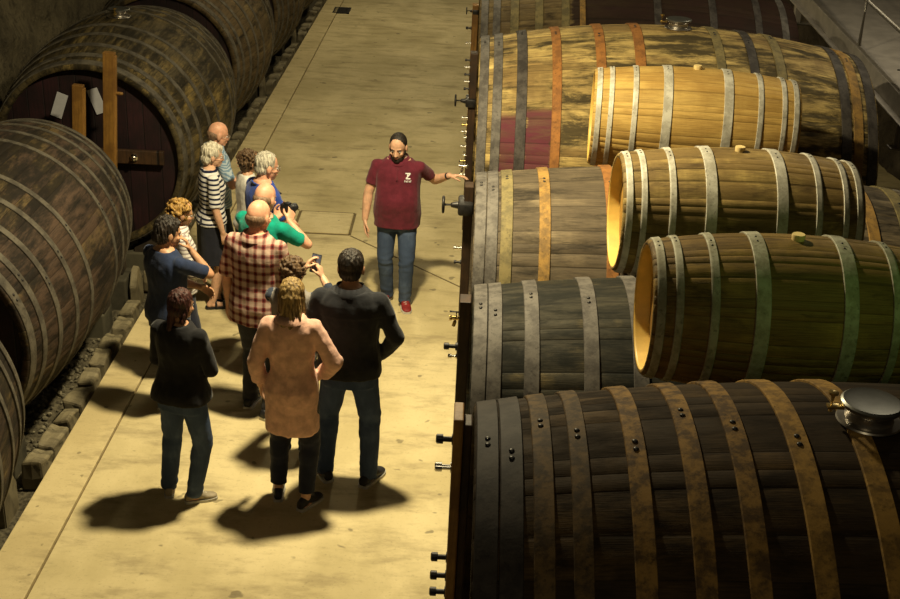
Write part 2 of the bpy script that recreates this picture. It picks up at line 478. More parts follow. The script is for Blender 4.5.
M['lgrey'] = hoop_mat('weathered_grey_hoop', (.115, .102, .078), (.058, .051, .04), .6, .2)
XF = .10      # plane of the barrel fronts along the aisle
M['b1band'] = hoop_mat('black_iron_band', (.045, .038, .033), (.022, .018, .016), .6, .2)
M['b1ochre'] = hoop_mat('mottled_ochre_hoop', (.24, .14, .04), (.075, .045, .02), .65, .15, 14.)
M['b1bright'] = hoop_mat('worn_ochre_hoop', (.32, .19, .05), (.15, .09, .03), .65, .15, 12.)
M['b1brown'] = hoop_mat('mottled_brown_hoop', (.12, .075, .03), (.045, .03, .016), .65, .15, 14.)
g, d, oc, ru, ol = M['grey'], M['dkgrey'], M['ochre'], M['rust'], M['olive']
def sym(lst, L):
    out = []
    for x, w, m in lst: out += [(x - L / 2, w, m)]
    return out

B_SPEC = {}
def big(key, label, Yc, Zc, L, rc, rb, N, smat, hl, head, **kw):
    t = barrel(label, (XF + L / 2, Yc, 0), 0, L, rc, rb, Zc, N, .055, smat, [(x - L / 2, w, m) for x, w, m in hl], head, **kw)
    B_SPEC[key] = (t, Yc, Zc, L, rc, rb); return t

b1 = big('b1', 'huge dark brown wine cask with rusty ochre hoops, nearest in the right-hand row', 4.21, 1.38, 3.7, 1.12, 1.30, 56, S_B1,
    [(.05, .085, M['b1band']), (.14, .085, M['b1band']), (.255, .075, M['b1brown']), (.39, .07, M['b1brown']), (.60, .075, M['b1ochre']), (.80, .075, M['b1ochre']), (.98, .075, M['b1ochre']), (1.20, .08, M['b1bright']), (1.44, .08, M['b1bright']),
     (2.26, .08, M['b1ochre']), (2.5, .08, M['b1ochre']), (2.72, .075, M['b1ochre']), (2.9, .075, M['b1ochre']), (3.1, .075, M['b1ochre']), (3.31, .07, M['b1band']), (3.56, .085, M['b1band']), (3.65, .085, M['b1band'])], M['darkhead'],
    hatch=True, hatch_x=-.35, rivet_ang=.03, rivet_r=.012)
b2 = big('b2', 'greenish black wine cask with grey iron hoops behind the huge dark one', 6.75, 1.06, 3.4, .90, 1.03, 50, S_B2,
    [(.047, .08, g), (.132, .08, g), (.34, .085, g), (.67, .085, g), (.94, .085, g), (2.36, .085, g), (2.68, .085, g), (3.04, .085, g), (3.25, .075, g), (3.345, .075, g)], M['darkhead'], rivet_ang=.12)
b3 = big('b3', 'grey brown wine cask with olive hoops, beside which the guide stands', 8.87, 1.08, 3.4, .90, 1.03, 50, S_B3,
    [(.047, .08, g), (.132, .08, g), (.235, .085, ol), (.505, .08, oc), (.98, .085, ru), (2.35, .09, ru), (2.84, .085, oc), (3.10, .10, ol), (3.24, .085, g), (3.345, .085, g)], M['darkhead'], rivet_ang=.12)
b4 = big('b4', 'large ochre cask with wine-red stain and rust hoops beside the walkway', 11.4, 1.36, 3.48, 1.10, 1.30, 62, S_B4,
    [(.05, .08, g), (.17, .08, g), (.38, .09, d), (.68, .08, ru), (1.06, .085, ru), (1.40, .09, ru), (2.10, .08, ol), (2.39, .08, d), (2.63, .085, ol), (3.18, .09, d), (3.29, .085, oc), (3.42, .09, d)], M['darkhead'],
    hatch=True, hatch_x=.05, rivet_ang=.1)
b5 = big('b5', 'wine-darkened cask cut by the top edge, farthest in the right-hand row', 14.2, 1.36, 3.45, 1.08, 1.28, 62, S_B5,
    [(.06, .08, g), (.19, .08, g), (.38, .09, ol), (.64, .085, ol), (.92, .085, ol), (1.10, .06, oc), (1.9, .08, d), (2.5, .08, d), (3.0, .08, d), (3.3, .08, g)], M['redhead'])
M_ = M['timber_dark']
for key in ('b1', 'b2', 'b3', 'b4', 'b5'):
    _, yc, zc_, L_, _, rb_ = B_SPEC[key]
    for xx in (-.25, .25):
        bm = bmesh.new(); box(bm, (-.06, -.22, 0), (.06, .22, zc_ - rb_ - .012), .004)
        o = obj('timber_bearer', bm, M_, None, (XF + L_ / 2 + xx, yc, 0), smooth=False)
        tag(o, 'low timber bearer under the large casks of the right-hand row', 'beam', 'bearers under the right-hand casks')

gv, gd = M['galv'], M['galv_dull']
def pipe_hoops(L, m, fr=((.026, .042), (.085, .038), (.20, .042), (.355, .072))):
    o = []
    for f, w in fr: o += [(-L / 2 + f * L, w, m), (L / 2 - f * L, w, m)]
    return o
def small(label, x0, Yc, Zc, L, rc, rb, yaw, smat, m, **kw):
    return barrel(label, (x0 + L / 2, Yc, Zc - rb), yaw, L, rc, rb, rb, 34, .028, smat, pipe_hoops(L, m), M['goldhead'], bung=0., inner=M['goldoak'], inset=.085, rivet_ang=.05, rivet_r=.006, name='oak_pipe_cask', group='small oak casks on top of the big ones', **kw)
small('honey-coloured small cask with pale hoops lying before the big ochre cask', 1.02, 9.84, 2.225, 1.61, .38, .443, radians(-4), S_P1, gv)
small('middle of the three small casks, brown oak with dull pale hoops', 1.02, 7.82, 2.17, 1.54, .386, .455, radians(1), S_P2, gv)
small('largest-looking small cask, lying over the huge dark cask, greenish at its right', .96, 5.85, 2.37, 1.46, .345, .41, radians(0), S_P3, gd)

# ---- fronts of the right-hand casks: brace timbers, doors, taps (parts of their cask)
def part_at(key, bm, name, mat, Y, Z, **kw):
    t, Yc, Zc, L, rc, rb = B_SPEC[key]
    return obj(name, bm, mat, t, (-L / 2, Y - Yc, Z), **kw)      # x = 0 at the front plane

def brace(key, Y, z0, z1, w, x0=-.075, x1=-.004, mat='timber_dark'):
    bm = bmesh.new(); box(bm, (x0, -w / 2, z0), (x1, w / 2, z1), .006)
    return part_at(key, bm, 'head_brace', M[mat], Y, 0, smooth=False)

def tap(key, Y, Z, k=1., mat='chrome', lever=True, name='tap'):
    bm = bmesh.new()
    lathe(bm, [(-.055 * k, .026 * k), (-.065 * k, .03 * k), (-.075 * k, .03 * k), (-.08 * k, .018 * k), (-.15 * k, .016 * k), (-.155 * k, .022 * k), (-.17 * k, .022 * k)], 14, 'x')
    tube(bm, [(-.12 * k, 0, 0), (-.125 * k, 0, -.03 * k), (-.135 * k, 0, -.07 * k)], .014 * k)
    t = part_at(key, bm, name, M[mat], Y, Z, angle=40)
    if lever:
        bm = bmesh.new(); tube(bm, [(-.115 * k, 0, .01), (-.115 * k, 0, .05 * k)], .008 * k); tube(bm, [(-.075 * k, 0, .05 * k), (-.17 * k, 0, .055 * k)], .009 * k)
        obj('tap_handle', bm, M['iron'], t)
    return t

def bolt(key, Y, Z, mat='iron', k=1., x=-.075, parent=None):
    bm = bmesh.new()
    lathe(bm, [(0, .022 * k), (-.012 * k, .022 * k), (-.013 * k, .011 * k), (-.045 * k, .011 * k), (-.046 * k, .019 * k), (-.07 * k, .019 * k), (-.074 * k, .012 * k)], 12, 'x')
    o = part_at(key, bm, 'bolt', M[mat], Y, Z, angle=40); o.location.x += x; return o

def door_clamp(key, Y, Z, k=1.):
    """the cast clamp with its hand wheel that shuts the small door in the head"""
    bm = bmesh.new(); box(bm, (-.12 * k, -.12 * k, -.05 * k), (-.0, .12 * k, .05 * k), .02 * k); capsule(bm, (-.10 * k, 0, 0), (-.16 * k, 0, 0), .035 * k, .022 * k)
    tube(bm, [(-.1 * k, 0, 0), (-.23 * k, 0, 0)], .012 * k)
    t = part_at(key, bm, 'door_clamp', M['iron'], Y, Z, angle=40)
    bm = bmesh.new(); torus(bm, (-.235 * k, 0, 0), .06 * k, .011 * k, 'x', n=24)
    for a in range(3): tube(bm, [(-.235 * k, .06 * k * cos(a * 2.09), .06 * k * sin(a * 2.09)), (-.235 * k, 0, 0)], .008 * k, 8)
    obj('hand_wheel', bm, M['iron'], t)

brace('b1', 4.62, .42, 2.40, .16, -.085, -.042, 'timber'); brace('b1', 4.62, .42, 2.36, .10, -.042, -.004, 'timber_dark')
for z, m in ((2.26, 'iron'), (2.12, 'chrome'), (1.65, 'iron'), (1.55, 'iron'), (1.46, 'iron')): bolt('b1', 4.62, z, m, 1.1)
brace('b2', 7.12, .35, 1.80, .13)
tap('b2', 7.12, 1.66, .8, 'brass'); bolt('b2', 7.12, 1.46, 'iron', 1.2); bolt('b2', 7.12, 1.39, 'chrome', .8)
brace('b3', 9.24, .35, 1.82, .13)
door_clamp('b3', 9.22, 1.65, 1.0); bolt('b3', 9.24, 1.28, 'chrome', .9); bolt('b3', 9.24, 1.16, 'iron', .8)
brace('b4', 11.85, .45, 2.25, .13)
door_clamp('b4', 11.85, 1.77, .85)
for i, z in enumerate((2.17, 2.10, 2.03, 1.96, 1.89)): bolt('b4', 11.85, z, ('iron', 'chrome')[i % 2], .7)
for i, z in enumerate((1.60, 1.53, 1.46, 1.31, 1.16, 1.02)): bolt('b4', 11.85, z, ('chrome', 'brass', 'chrome')[i % 3], .75)
tap('b4', 11.85, 1.40, .6); tap('b4', 11.85, 1.22, .6); tap('b4', 11.05, 1.37, .8)
brace('b5', 14.65, .5, 2.16, .13, mat='timber')
door_clamp('b5', 14.65, 2.08, .6); bolt('b5', 14.65, 1.88, 'iron', .9); bolt('b5', 14.65, 1.7, 'chrome', .8)

# ---- left-hand row, axes along the aisle
def lh(L, n=7, w=.058, m=('grey', 'lgrey', 'lgrey')):
    hs = []
    for f in (.018, .075, .16, .265, .375):
        for s in (-1, 1): hs.append((s * (L / 2 - f * L), w if f > .05 else w * 1.3, M[m[(int(f * 100)) % len(m)]]))
    return hs
def leftbarrel(label, Xc, Yc, Zc, L, rc, rb, smat, **kw):
    return barrel(label, (Xc, Yc, -.2), radians(90), L, rc, rb, Zc + .2, 56, .055, smat, lh(L), M['redhead'], name='wine_barrel', **kw)
L_SPEC = [(-3.62, 5.42, 1.02, 3.0, .90, 1.07), (-3.79, 9.15, .95, 2.8, .82, .97), (-3.68, 13.1, 1.05, 2.8, .93, 1.10), (-3.80, 16.8, 1.05, 2.9, .92, 1.10), (-3.80, 20.2, 1.05, 2.9, .92, 1.10), (-3.8, 23.6, 1.05, 2.9, .92, 1.1)]
lb = []
for (Xc, Yc, Zc, L, rc, rb), lab, sm, kw in zip(L_SPEC, (
        'grey wine barrel cut by the left edge, nearest of the left-hand row',
        'grey-brown weathered barrel lying below the two upright timber posts',
        'olive-brown barrel with a dark red head and a chrome hatch on top',
        'weathered barrel behind the one with the chrome hatch, cut by the top edge',
        'dim brown barrel two places beyond the one with the chrome hatch',
        'far dim barrel at the top of the left-hand row, barely in view'),
        (S_L[0], S_L[0], S_L[1], S_L[2], S_L[2], S_L[2]), ({}, {'rivet_ang': 1.1}, {'hatch': True, 'rivet_ang': -.9}, {}, {}, {})):
    lb.append(leftbarrel(lab, Xc, Yc, Zc, L, rc, rb, sm, **kw))
# cross bar on the red head of the hatch barrel (its local +x points along world +Y, +y points to world -X)
tA = lb[2]; LA = 2.8
bm = bmesh.new(); box(bm, (-.05, -.74, -.07), (.0, -.10, .07), .008)
o = obj('door_bar', bm, M['timber_dark'], tA, (-LA / 2 + .05, 0, 1.28), smooth=False)
bm = bmesh.new(); lathe(bm, [(-.05, .04), (-.065, .04), (-.07, .022), (-.11, .02), (-.115, .01)], 14, 'x', (0, -.45, 0))
obj('bar_bolt', bm, M['chrome'], o, angle=40)

for i, (dx, dz, lab, ry) in enumerate(((.27, .50, 'white paper sheet stuck on the red barrel head left of the short post', .35), (-.10, .56, 'white paper sheet stuck on the red barrel head between the two posts', -.35))):
    bm = bmesh.new(); box(bm, (-.055, -.002, -.125), (.055, .002, .125))
    o = obj('paper_sheet', bm, M['paper'], None, (-3.68 - dx, 11.775, 1.05 + dz), (0, ry, 0), smooth=False); tag(o, lab, 'paper', 'papers on the barrel head')

# ---- upright timber posts
def post(label, x, y, z1, w, tilt, peg):
    t = thing('timber_post', label, 'post', (x, y, -.2), (0, tilt, 0), 'timber posts')
    bm = bmesh.new(); box(bm, (-w / 2, -.035, 0), (w / 2, .035, z1 + .2), .005); obj('board', bm, M['post'], t, smooth=False)
    bm = bmesh.new(); box(bm, (w / 2 - .012, -.03, 0), (w / 2 + .012, .03, z1 + .17), .003); obj('edge_batten', bm, M['timber'], t, smooth=False)
    if peg:
        bm = bmesh.new(); capsule(bm, (w / 2, 0, z1 - .18), (w / 2 + .06, 0, z1 - .18), .016, .016); obj('peg', bm, M['post'], t)
post('shorter of the two upright timber posts before the red barrel head', -3.745, 11.3, 1.90, .10, radians(4), False)
post('taller upright timber post with a peg before the red barrel head', -3.44, 11.3, 2.22, .105, radians(3.6), True)

# ------------------------------------------------------------------ setting
def grid(bm, x0, x1, y0, y1, nx, ny, f):
    vs = [[bm.verts.new(f(x0 + (x1 - x0) * i / nx, y0 + (y1 - y0) * j / ny)) for i in range(nx + 1)] for j in range(ny + 1)]
    for j in range(ny):
        for i in range(nx): bm.faces.new((vs[j][i], vs[j][i + 1], vs[j + 1][i + 1], vs[j + 1][i]))
bm = bmesh.new(); box(bm, (-2.57, -3, -.3), (6.2, 40, 0)); struct(obj('floor', bm, M['floor'], smooth=False))
bm = bmesh.new(); box(bm, (-2.9, -3, -.3), (-2.585, 40, .012), .006); struct(obj('trim_1', bm, M['kerb'], smooth=False))
bm = bmesh.new(); box(bm, (-2.592, -3, -.3), (-2.555, 40, -.012)); struct(obj('trim_2', bm, M['joint'], smooth=False))
bm = bmesh.new(); grid(bm, -5.6, -2.9, -3, 40, 40, 300, lambda x, y: V((x, y, -.17 + .05 * noise.noise(V((x * 1.5, y * 1.5, 0)))))); struct(obj('gravel_bed', bm, M['gravelbase']))
def wall(name, x, y0, y1, z1, amp, mat, face=1, seed=0):
    bm = bmesh.new()
    def f(y, z):
        n = noise.fractal(V((y * .5, z * .6, seed)), 1., 2., 5) * amp + noise.noise(V((y * 2.5, z * 2.5, seed + 5))) * amp * .3
        return V((x + n, y, z))
    grid(bm, y0, y1, -.3, z1, int((y1 - y0) * 6), int(z1 * 8), f)
    return struct(obj(name, bm, mat))
wall('wall_left', -5.35, -3, 40, 6.5, .28, M['rock'])
wall('wall_right', 5.6, -3, 40, 6.5, .3, M['rock_dark'], seed=9)
bm = bmesh.new(); grid(bm, -6.5, 7, -.3, 6.5, 60, 40, lambda x, z: V((x, 38 + .25 * noise.fractal(V((x * .6, z * .6, 3)), 1., 2., 4), z))); struct(obj('wall_back', bm, M['rock']))

# floor joints and the square cover
def joint(name, pts, w=.018):
    bm = bmesh.new(); pts = [V((p[0], p[1], 0)) for p in pts]
    for a, b in zip(pts, pts[1:]):
        d = (b - a).normalized(); n = V((-d.y, d.x, 0)) * w / 2
        lo = V((0, 0, -.004)); hi = V((0, 0, .0025))
        v = [bm.verts.new(p) for p in (a - n + lo, b - n + lo, b + n + lo, a + n + lo, a - n + hi, b - n + hi, b + n + hi, a + n + hi)]
        for q in ((0, 3, 2, 1), (4, 5, 6, 7), (0, 1, 5, 4), (1, 2, 6, 5), (2, 3, 7, 6), (3, 0, 4, 7)): bm.faces.new([v[i] for i in q])
    return struct(obj(name, bm, M['joint'], smooth=False))
bm = bmesh.new(); box(bm, (-1.79, 12.66, -.1), (-1.21, 13.29, .012), .006)
o = obj('floor_cover', bm, M['slab'], None, smooth=False); tag(o, 'square concrete cover slab set in the aisle floor', 'cover')
joint('trim_3', [(-2.56, 14.1), (-2.12, 13.67), (-1.83, 13.33)]); joint('trim_4', [(-1.18, 12.62), (-.46, 11.89), (.1, 11.32)])
joint('trim_5', [(-1.81, 12.64), (-1.81, 13.31), (-1.19, 13.31), (-1.19, 12.64), (-1.81, 12.64)], .03)
t = thing('drain_grate', 'dark iron drain grate at the far end of the kerb strip', 'drain', (-2.50, 24.5, 0))
bm = bmesh.new()
for q in ((-.16, -.28, -.13, .28), (.13, -.28, .16, .28), (-.16, -.28, .16, -.25), (-.16, .25, .16, .28)): box(bm, (q[0], q[1], -.02), (q[2], q[3], .016))
obj('grate_frame', bm, M['iron'], t, smooth=False)
bm = bmesh.new()
for i in range(8): box(bm, (-.13, -.24 + i * .065, -.02), (.13, -.20 + i * .065, .012))
obj('grate_bars', bm, M['iron'], t, smooth=False)


# edging stones and gravel
GAPS0 = [7.36, 10.98, 14.93, 18.5, 21.9]
stone_src = []
for k in range(6):
    bm = bmesh.new(); box(bm, (-.07, -.15, -.16), (.07, .15, .06), .02)
    bmesh.ops.subdivide_edges(bm, edges=bm.edges[:], cuts=1, use_grid_fill=True)
    for v in bm.verts: v.co += V((noise.noise(v.co * 7 + V((k, 0, 0))), noise.noise(v.co * 7 + V((0, k, 5))), noise.noise(v.co * 7 + V((3, k, k))))) * .032
    me = bpy.data.meshes.new('edging_stone'); bmesh.ops.recalc_face_normals(bm, faces=bm.faces[:]); bm.to_mesh(me); bm.free(); stone_src.append(me)
yy = 6.95; i = 0
GAPS = [(L_SPEC[q][1] + L_SPEC[q][3] / 2 + L_SPEC[q + 1][1] - L_SPEC[q + 1][3] / 2) / 2 + (.03, -.15, 0, 0, 0)[q] for q in range(5)]
while yy < 30:
    k = i % 6; ln = random.uniform(.24, .38); yy += ln / 2
    if any(abs(yy - q) < ln / 2 + .17 for q in GAPS): i += 1; continue
    o = link('edging_stone', stone_src[k], None, (-3.0 + random.uniform(-.015, .01), yy, -.02 + random.uniform(-.02, .03)), (random.uniform(-.05, .05), random.uniform(-.06, .06), random.uniform(-.06, .06)), M['stone'], False)
    o.scale = (1, ln / .345, 1)
    tag(o, 'rough grey edging stone in the row along the kerb strip', 'stone', 'edging stones along the kerb')
    yy += ln / 2 + random.uniform(.0, .04) + (.2 if random.random() < .1 else 0); i += 1
bm = bmesh.new(); rr = random.Random(3)
for _ in range(3600):
    x = rr.uniform(-4.7, -3.1); y = rr.uniform(5.5, 16); s = rr.uniform(.012, .03)
    if any(abs(y - q) < .22 and x < -3.0 for q in GAPS0) or abs(y - 11.3) < .06 and abs(x + 3.6) < .28: continue
    if any(abs(y - (q[1] + e * (q[3] / 2 - .2))) < .2 and .2 < abs(x - q[0]) < .64 for q in L_SPEC for e in (-1, 1)): continue
    m = Matrix.Translation((x, y, -.165 + .05 * noise.noise(V((x * 1.5, y * 1.5, 0))) + s * .5)) @ Euler((rr.random() * 6, rr.random() * 6, 0)).to_matrix().to_4x4() @ Matrix.Diagonal((s, s * .8, s * .6, 1))
    bmesh.ops.create_icosphere(bm, subdivisions=1, radius=1, matrix=m)
o = obj('gravel', bm, M['gravel'], smooth=False); tag(o, 'grey gravel under the left-hand barrels', 'gravel', kind='stuff')

# cradles of the left-hand row: a concrete block and a wooden wedge at each end, both sides
names = ['nearest left barrel', 'barrel below the timber posts', 'barrel with the chrome hatch', 'barrel behind the hatch one', 'second barrel past the hatch one', 'last left-hand barrel']
for bi, (Xc, Yc, Zc, L, rc, rb) in enumerate(L_SPEC):
    for e, en in ((-1, 'near end'), (1, 'far end')):
        y = Yc + e * (L / 2 - .2)
        for s, sn in ((1, 'aisle side'), (-1, 'wall side')):
            r = prof_r(L / 2 - .36, L, rc, rb) + .02
            x0, x1 = Xc + s * .36, Xc + s * .58
            xo = Xc + s * .60
            zi = Zc - sqrt(max(r * r - .36 ** 2, .01)); zo = Zc - sqrt(r * r - .58 ** 2)
            zb = max(zi - .10, .0)
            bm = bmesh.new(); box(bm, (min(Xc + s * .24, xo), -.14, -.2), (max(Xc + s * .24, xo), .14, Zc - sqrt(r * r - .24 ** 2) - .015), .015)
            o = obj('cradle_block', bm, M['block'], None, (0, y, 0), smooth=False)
            tag(o, 'concrete block, %s of the %s, %s' % (en, names[bi], sn), 'block', 'cradle blocks under the left-hand barrels')
            bm = bmesh.new(); zt = Zc - sqrt(r * r - .24 ** 2) - .015
            zz0 = Zc - sqrt(r * r - .37 ** 2) - .012; zz1 = Zc - sqrt(r * r - .59 ** 2) - .012
            P = [(Xc + s * .37, zt), (Xc + s * .60, zt), (Xc + s * .60, zz1 + .0), (Xc + s * .37, zz0)]
            va = [bm.verts.new((px, -.11, pz)) for px, pz in P]; vb = [bm.verts.new((px, .11, pz)) for px, pz in P]
            bm.faces.new(va); bm.faces.new(vb[::-1])
            for q in range(4): bm.faces.new((va[q], vb[q], vb[(q + 1) % 4], va[(q + 1) % 4]))
            o = obj('wooden_wedge', bm, M['wedge'], None, (0, y, 0), smooth=False)
            tag(o, 'wooden wedge, %s of the %s, %s' % (en, names[bi], sn), 'wedge', 'wedges under the left-hand barrels')
gn = ['nearest two barrels', 'post barrel and the hatch barrel', 'hatch barrel and the one behind it', 'second and third far barrels', 'last two far barrels']
for q, yg in enumerate(GAPS):
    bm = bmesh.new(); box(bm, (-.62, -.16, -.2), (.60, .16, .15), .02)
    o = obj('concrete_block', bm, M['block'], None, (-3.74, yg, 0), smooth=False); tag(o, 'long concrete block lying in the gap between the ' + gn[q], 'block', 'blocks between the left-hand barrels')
    bm = bmesh.new(); box(bm, (-.10, -.09, 0), (.10, .09, .33), .012)
    o = obj('wooden_block', bm, M['wedge'], None, (-3.30, yg + .04, .15), (0, 0, .06), smooth=False); tag(o, 'upright dark wooden block on the concrete between the ' + gn[q], 'block', 'wooden blocks between the left-hand barrels')
    bm = bmesh.new(); P = [(-.14, -.2), (.14, -.2), (.14, .05), (.03, .24), (-.05, .22), (-.14, .08)]
    va = [bm.verts.new((-.03, a, b)) for a, b in P]; vb = [bm.verts.new((.03, a * .95, b * .97)) for a, b in P]
    bm.faces.new(va); bm.faces.new(vb[::-1])
    for w_ in range(6): bm.faces.new((va[w_], vb[w_], vb[(w_ + 1) % 6], va[(w_ + 1) % 6]))
    bmesh.ops.bevel(bm, geom=bm.edges[:], offset=.008, segments=2, affect='EDGES')
    o = obj('pointed_slab', bm, M['stone'], None, (-3.08, yg - .02, 0), smooth=False); tag(o, 'pale pointed stone slab set by the gap between the ' + gn[q], 'stone', 'pointed slabs along the kerb')

# walkway on the right
wk = thing('metal_walkway', 'grey painted steel walkway with handrail at the upper right', 'walkway', (4.15, 13.5, 0))
ang = atan2(2.14 - 1.9, 16.0 - 11.7)
def wl(y): return 2.0 + y * math.tan(ang)
def slope_box(x0, x1, y0, y1, z0, z1, bev=.004):
    b = bmesh.new(); box(b, (x0, y0, z0), (x1, y1, z1), bev)
    for v in b.verts: v.co.z += wl(v.co.y)
    return b
for (nm, a, m) in (('deck_plate', (0.02, 1.35, -4.5, 4.5, .05, .065), 'paintsteel'),):
    obj(nm, slope_box(*a), M[m], wk, smooth=False)
b = slope_box(0, .012, -4.5, 4.5, -.06, .13, .002)
for q in ((-.07, .012, -4.5, 4.5, -.065, -.05), (0, .06, -4.5, 4.5, .13, .142)):
    c2 = slope_box(*q, .002); me = bpy.data.meshes.new('t'); c2.to_mesh(me); c2.free(); b.from_mesh(me)
obj('edge_channel', b, M['paintsteel'], wk, smooth=False)
for y in (-2.9, 0., 2.9):
    b = bmesh.new(); tube(b, [(.05, y, wl(y) + .05), (.05, y, wl(y) + .95)], .024, 12); obj('rail_post', b, M['railsteel'], wk)
for hgt in (.95, .62):
    b = bmesh.new(); tube(b, [(.05, -4.5, wl(-4.5) + hgt), (.05, 4.5, wl(4.5) + hgt)], .024, 12); obj('handrail', b, M['railsteel'], wk)
for y in (-1.9, 2.6):
    b = bmesh.new(); box(b, (-.03, y - .05, wl(y) - .30), (.05, y + .05, wl(y) - .06), .004); box(b, (-.09, y - .07, wl(y) - .32), (1.6, y + .07, wl(y) - .30), .004)
    obj('bracket', b, M['paintsteel'], wk, smooth=False)
b = slope_box(.3, 1.35, -.62, -.60, .065, .075, .001); obj('deck_seam', b, M['iron'], wk, smooth=False)
# ------------------------------------------------------------------ people
def remeshed(name, bm, s, voxel, mat, parent, it=4, disp=None, fac=.5):
    """one continuous skin over overlapping pieces"""
    for v in bm.verts: v.co *= s
    bmesh.ops.recalc_face_normals(bm, faces=bm.faces[:])
    me = bpy.data.meshes.new(name); bm.to_mesh(me); bm.free()
    o = bpy.data.objects.new(name, me); COL.objects.link(o)
    r = o.modifiers.new('r', 'REMESH'); r.mode = 'VOXEL'; r.voxel_size = voxel; r.adaptivity = 0
    if it:
        q = o.modifiers.new('s', 'SMOOTH'); q.factor = fac; q.iterations = it
    dg = bpy.context.evaluated_depsgraph_get()
    m2 = bpy.data.meshes.new_from_object(o.evaluated_get(dg))
    bpy.data.objects.remove(o); bpy.data.meshes.remove(me); m2.name = name
    if disp:
        nv = [v.normal.copy() for v in m2.vertices]
        for v, n in zip(m2.vertices, nv): v.co += n * disp(v.co / s, n) * s
    return link(name, m2, parent, mat=mat)

def cone(bm, p0, p1, r0, r1, n=16, fl=1.):
    p0 = V(p0); p1 = V(p1); x, y, d = frame_of(p1 - p0)
    ringloft(bm, [[p0 + (p1 - p0) * t + (x * cos(a) + y * sin(a)) * (r0 + (r1 - r0) * t) for a in [2 * pi * i / n for i in range(n)]] for t in (0, .33, .66, 1)])

def ik(a, t, l1, l2, pole):
    d = t - a; D = min(d.length, l1 + l2 - .004); u = d.normalized(); x = (l1 * l1 - l2 * l2 + D * D) / (2 * D)
    h = sqrt(max(l1 * l1 - x * x, 0)); p = V(pole); p = (p - u * p.dot(u)).normalized()
    return a + u * x + p * h, a + u * D

TM = [(.84, .158, .112, -.01), (.94, .168, .118, -.012), (1.02, .156, .110, -.004), (1.10, .150, .106, .002), (1.20, .160, .112, .002), (1.30, .174, .118, -.002), (1.38, .178, .106, -.008), (1.42, .158, .086, -.012), (1.455, .118, .074, -.014), (1.50, .066, .062, -.010)]
TF = [(.84, .165, .116, -.012), (.94, .172, .122, -.014), (1.02, .152, .106, -.004), (1.10, .132, .096, .002), (1.20, .142, .106, .006), (1.28, .152, .120, .010), (1.36, .156, .102, -.002), (1.41, .142, .082, -.012), (1.45, .102, .068, -.014), (1.50, .056, .055, -.010)]
def torso(P, infl, z0, z1, flare=0.):
    T = TF if P.get('f') else TM; W = P.get('w', 1.); B = P.get('belly', 0.)
    def at(z):
        z_ = z
        if z <= T[0][0]: r = T[0]
        else:
            r = T[-1]
            for a, b in zip(T, T[1:]):
                if a[0] <= z <= b[0]:
                    t = (z - a[0]) / (b[0] - a[0]); r = [a[i] + (b[i] - a[i]) * t for i in range(4)]; break
        bl = B * math.exp(-((z - 1.08) / .13) ** 2)
        fl = flare * max(0, (1.15 - z_))
        return (z, r[1] * W + bl * .7 + infl + fl, r[2] * (.5 + .5 * W) + bl + infl + fl, r[3] + bl * .75)
    n = max(4, int((z1 - z0) / .04)); return [at(z0 + (z1 - z0) * i / n) for i in range(n + 1)]

def hand(bm, w, d, pn, side, curl, k=1.):
    """palm with four unequal fingers and a thumb; d = hand direction, pn = the way the palm faces"""
    d = V(d).normalized(); pn = V(pn); pn = (pn - d * pn.dot(d)).normalized()
    ac = d.cross(pn) * side            # towards the thumb
    w = V(w)
    L = (.088, .092, .086, .078); fl = ((.040, .024, .019), (.044, .028, .021), (.041, .026, .020), (.032, .019, .017))
    for i in range(4):
        o = (1.5 - i) * .0205
        kn = w + d * L[i] * k + ac * o * k + pn * (-.004 + .003 * abs(i - 1.3)) * k
        capsule(bm, w + ac * o * .55 * k + d * .008 * k, kn, .0135 * k, .0115 * k, 8)
        p = kn; sp = (1.5 - i) * .07
        for j in range(3):
            c = curl * (.55 + .6 * j) + .05 * i * curl
            dd = (d * cos(c) + pn * sin(c) + ac * sp).normalized()
            q = p + dd * fl[i][j] * k; capsule(bm, p, q, (.0098 - .0009 * j) * k, (.0090 - .0010 * j) * k, 8); p = q
    b = w + d * .022 * k + ac * .022 * k + pn * .006 * k
    t1 = b + (d * .62 + ac * .62 + pn * .25).normalized() * .044 * k
    capsule(bm, b, t1, .015 * k, .0118 * k, 8)
    t2 = t1 + (d * .85 + ac * (.42 - .4 * curl) + pn * (.2 + .5 * curl)).normalized() * .030 * k; capsule(bm, t1, t2, .0112 * k, .0102 * k, 8)
    t3 = t2 + (d * .9 + ac * (.15 - .5 * curl) + pn * (.3 + .5 * curl)).normalized() * .024 * k; capsule(bm, t2, t3, .0102 * k, .0085 * k, 8)

def folds(amp=.006, fz=1., seed=0.):
    def f(p, n):
        q = V((p.x * 11, p.y * 11, p.z * 7 * fz + seed))
        return amp * (noise.noise(q) + .55 * noise.noise(q * 2.3) - .25)
    return f
def trouser_folds(seed=0.):
    def f(p, n):
        near = math.exp(-((p.z - .47) / .09) ** 2) + 1.3 * math.exp(-((p.z - .10) / .09) ** 2) + .5 * math.exp(-((p.z - .80) / .06) ** 2)
        q = V((p.x * 9, p.y * 9, p.z * 26 + seed)); return .0035 * noise.noise(q * .6) + .007 * near * (noise.noise(q) - .1)
    return f

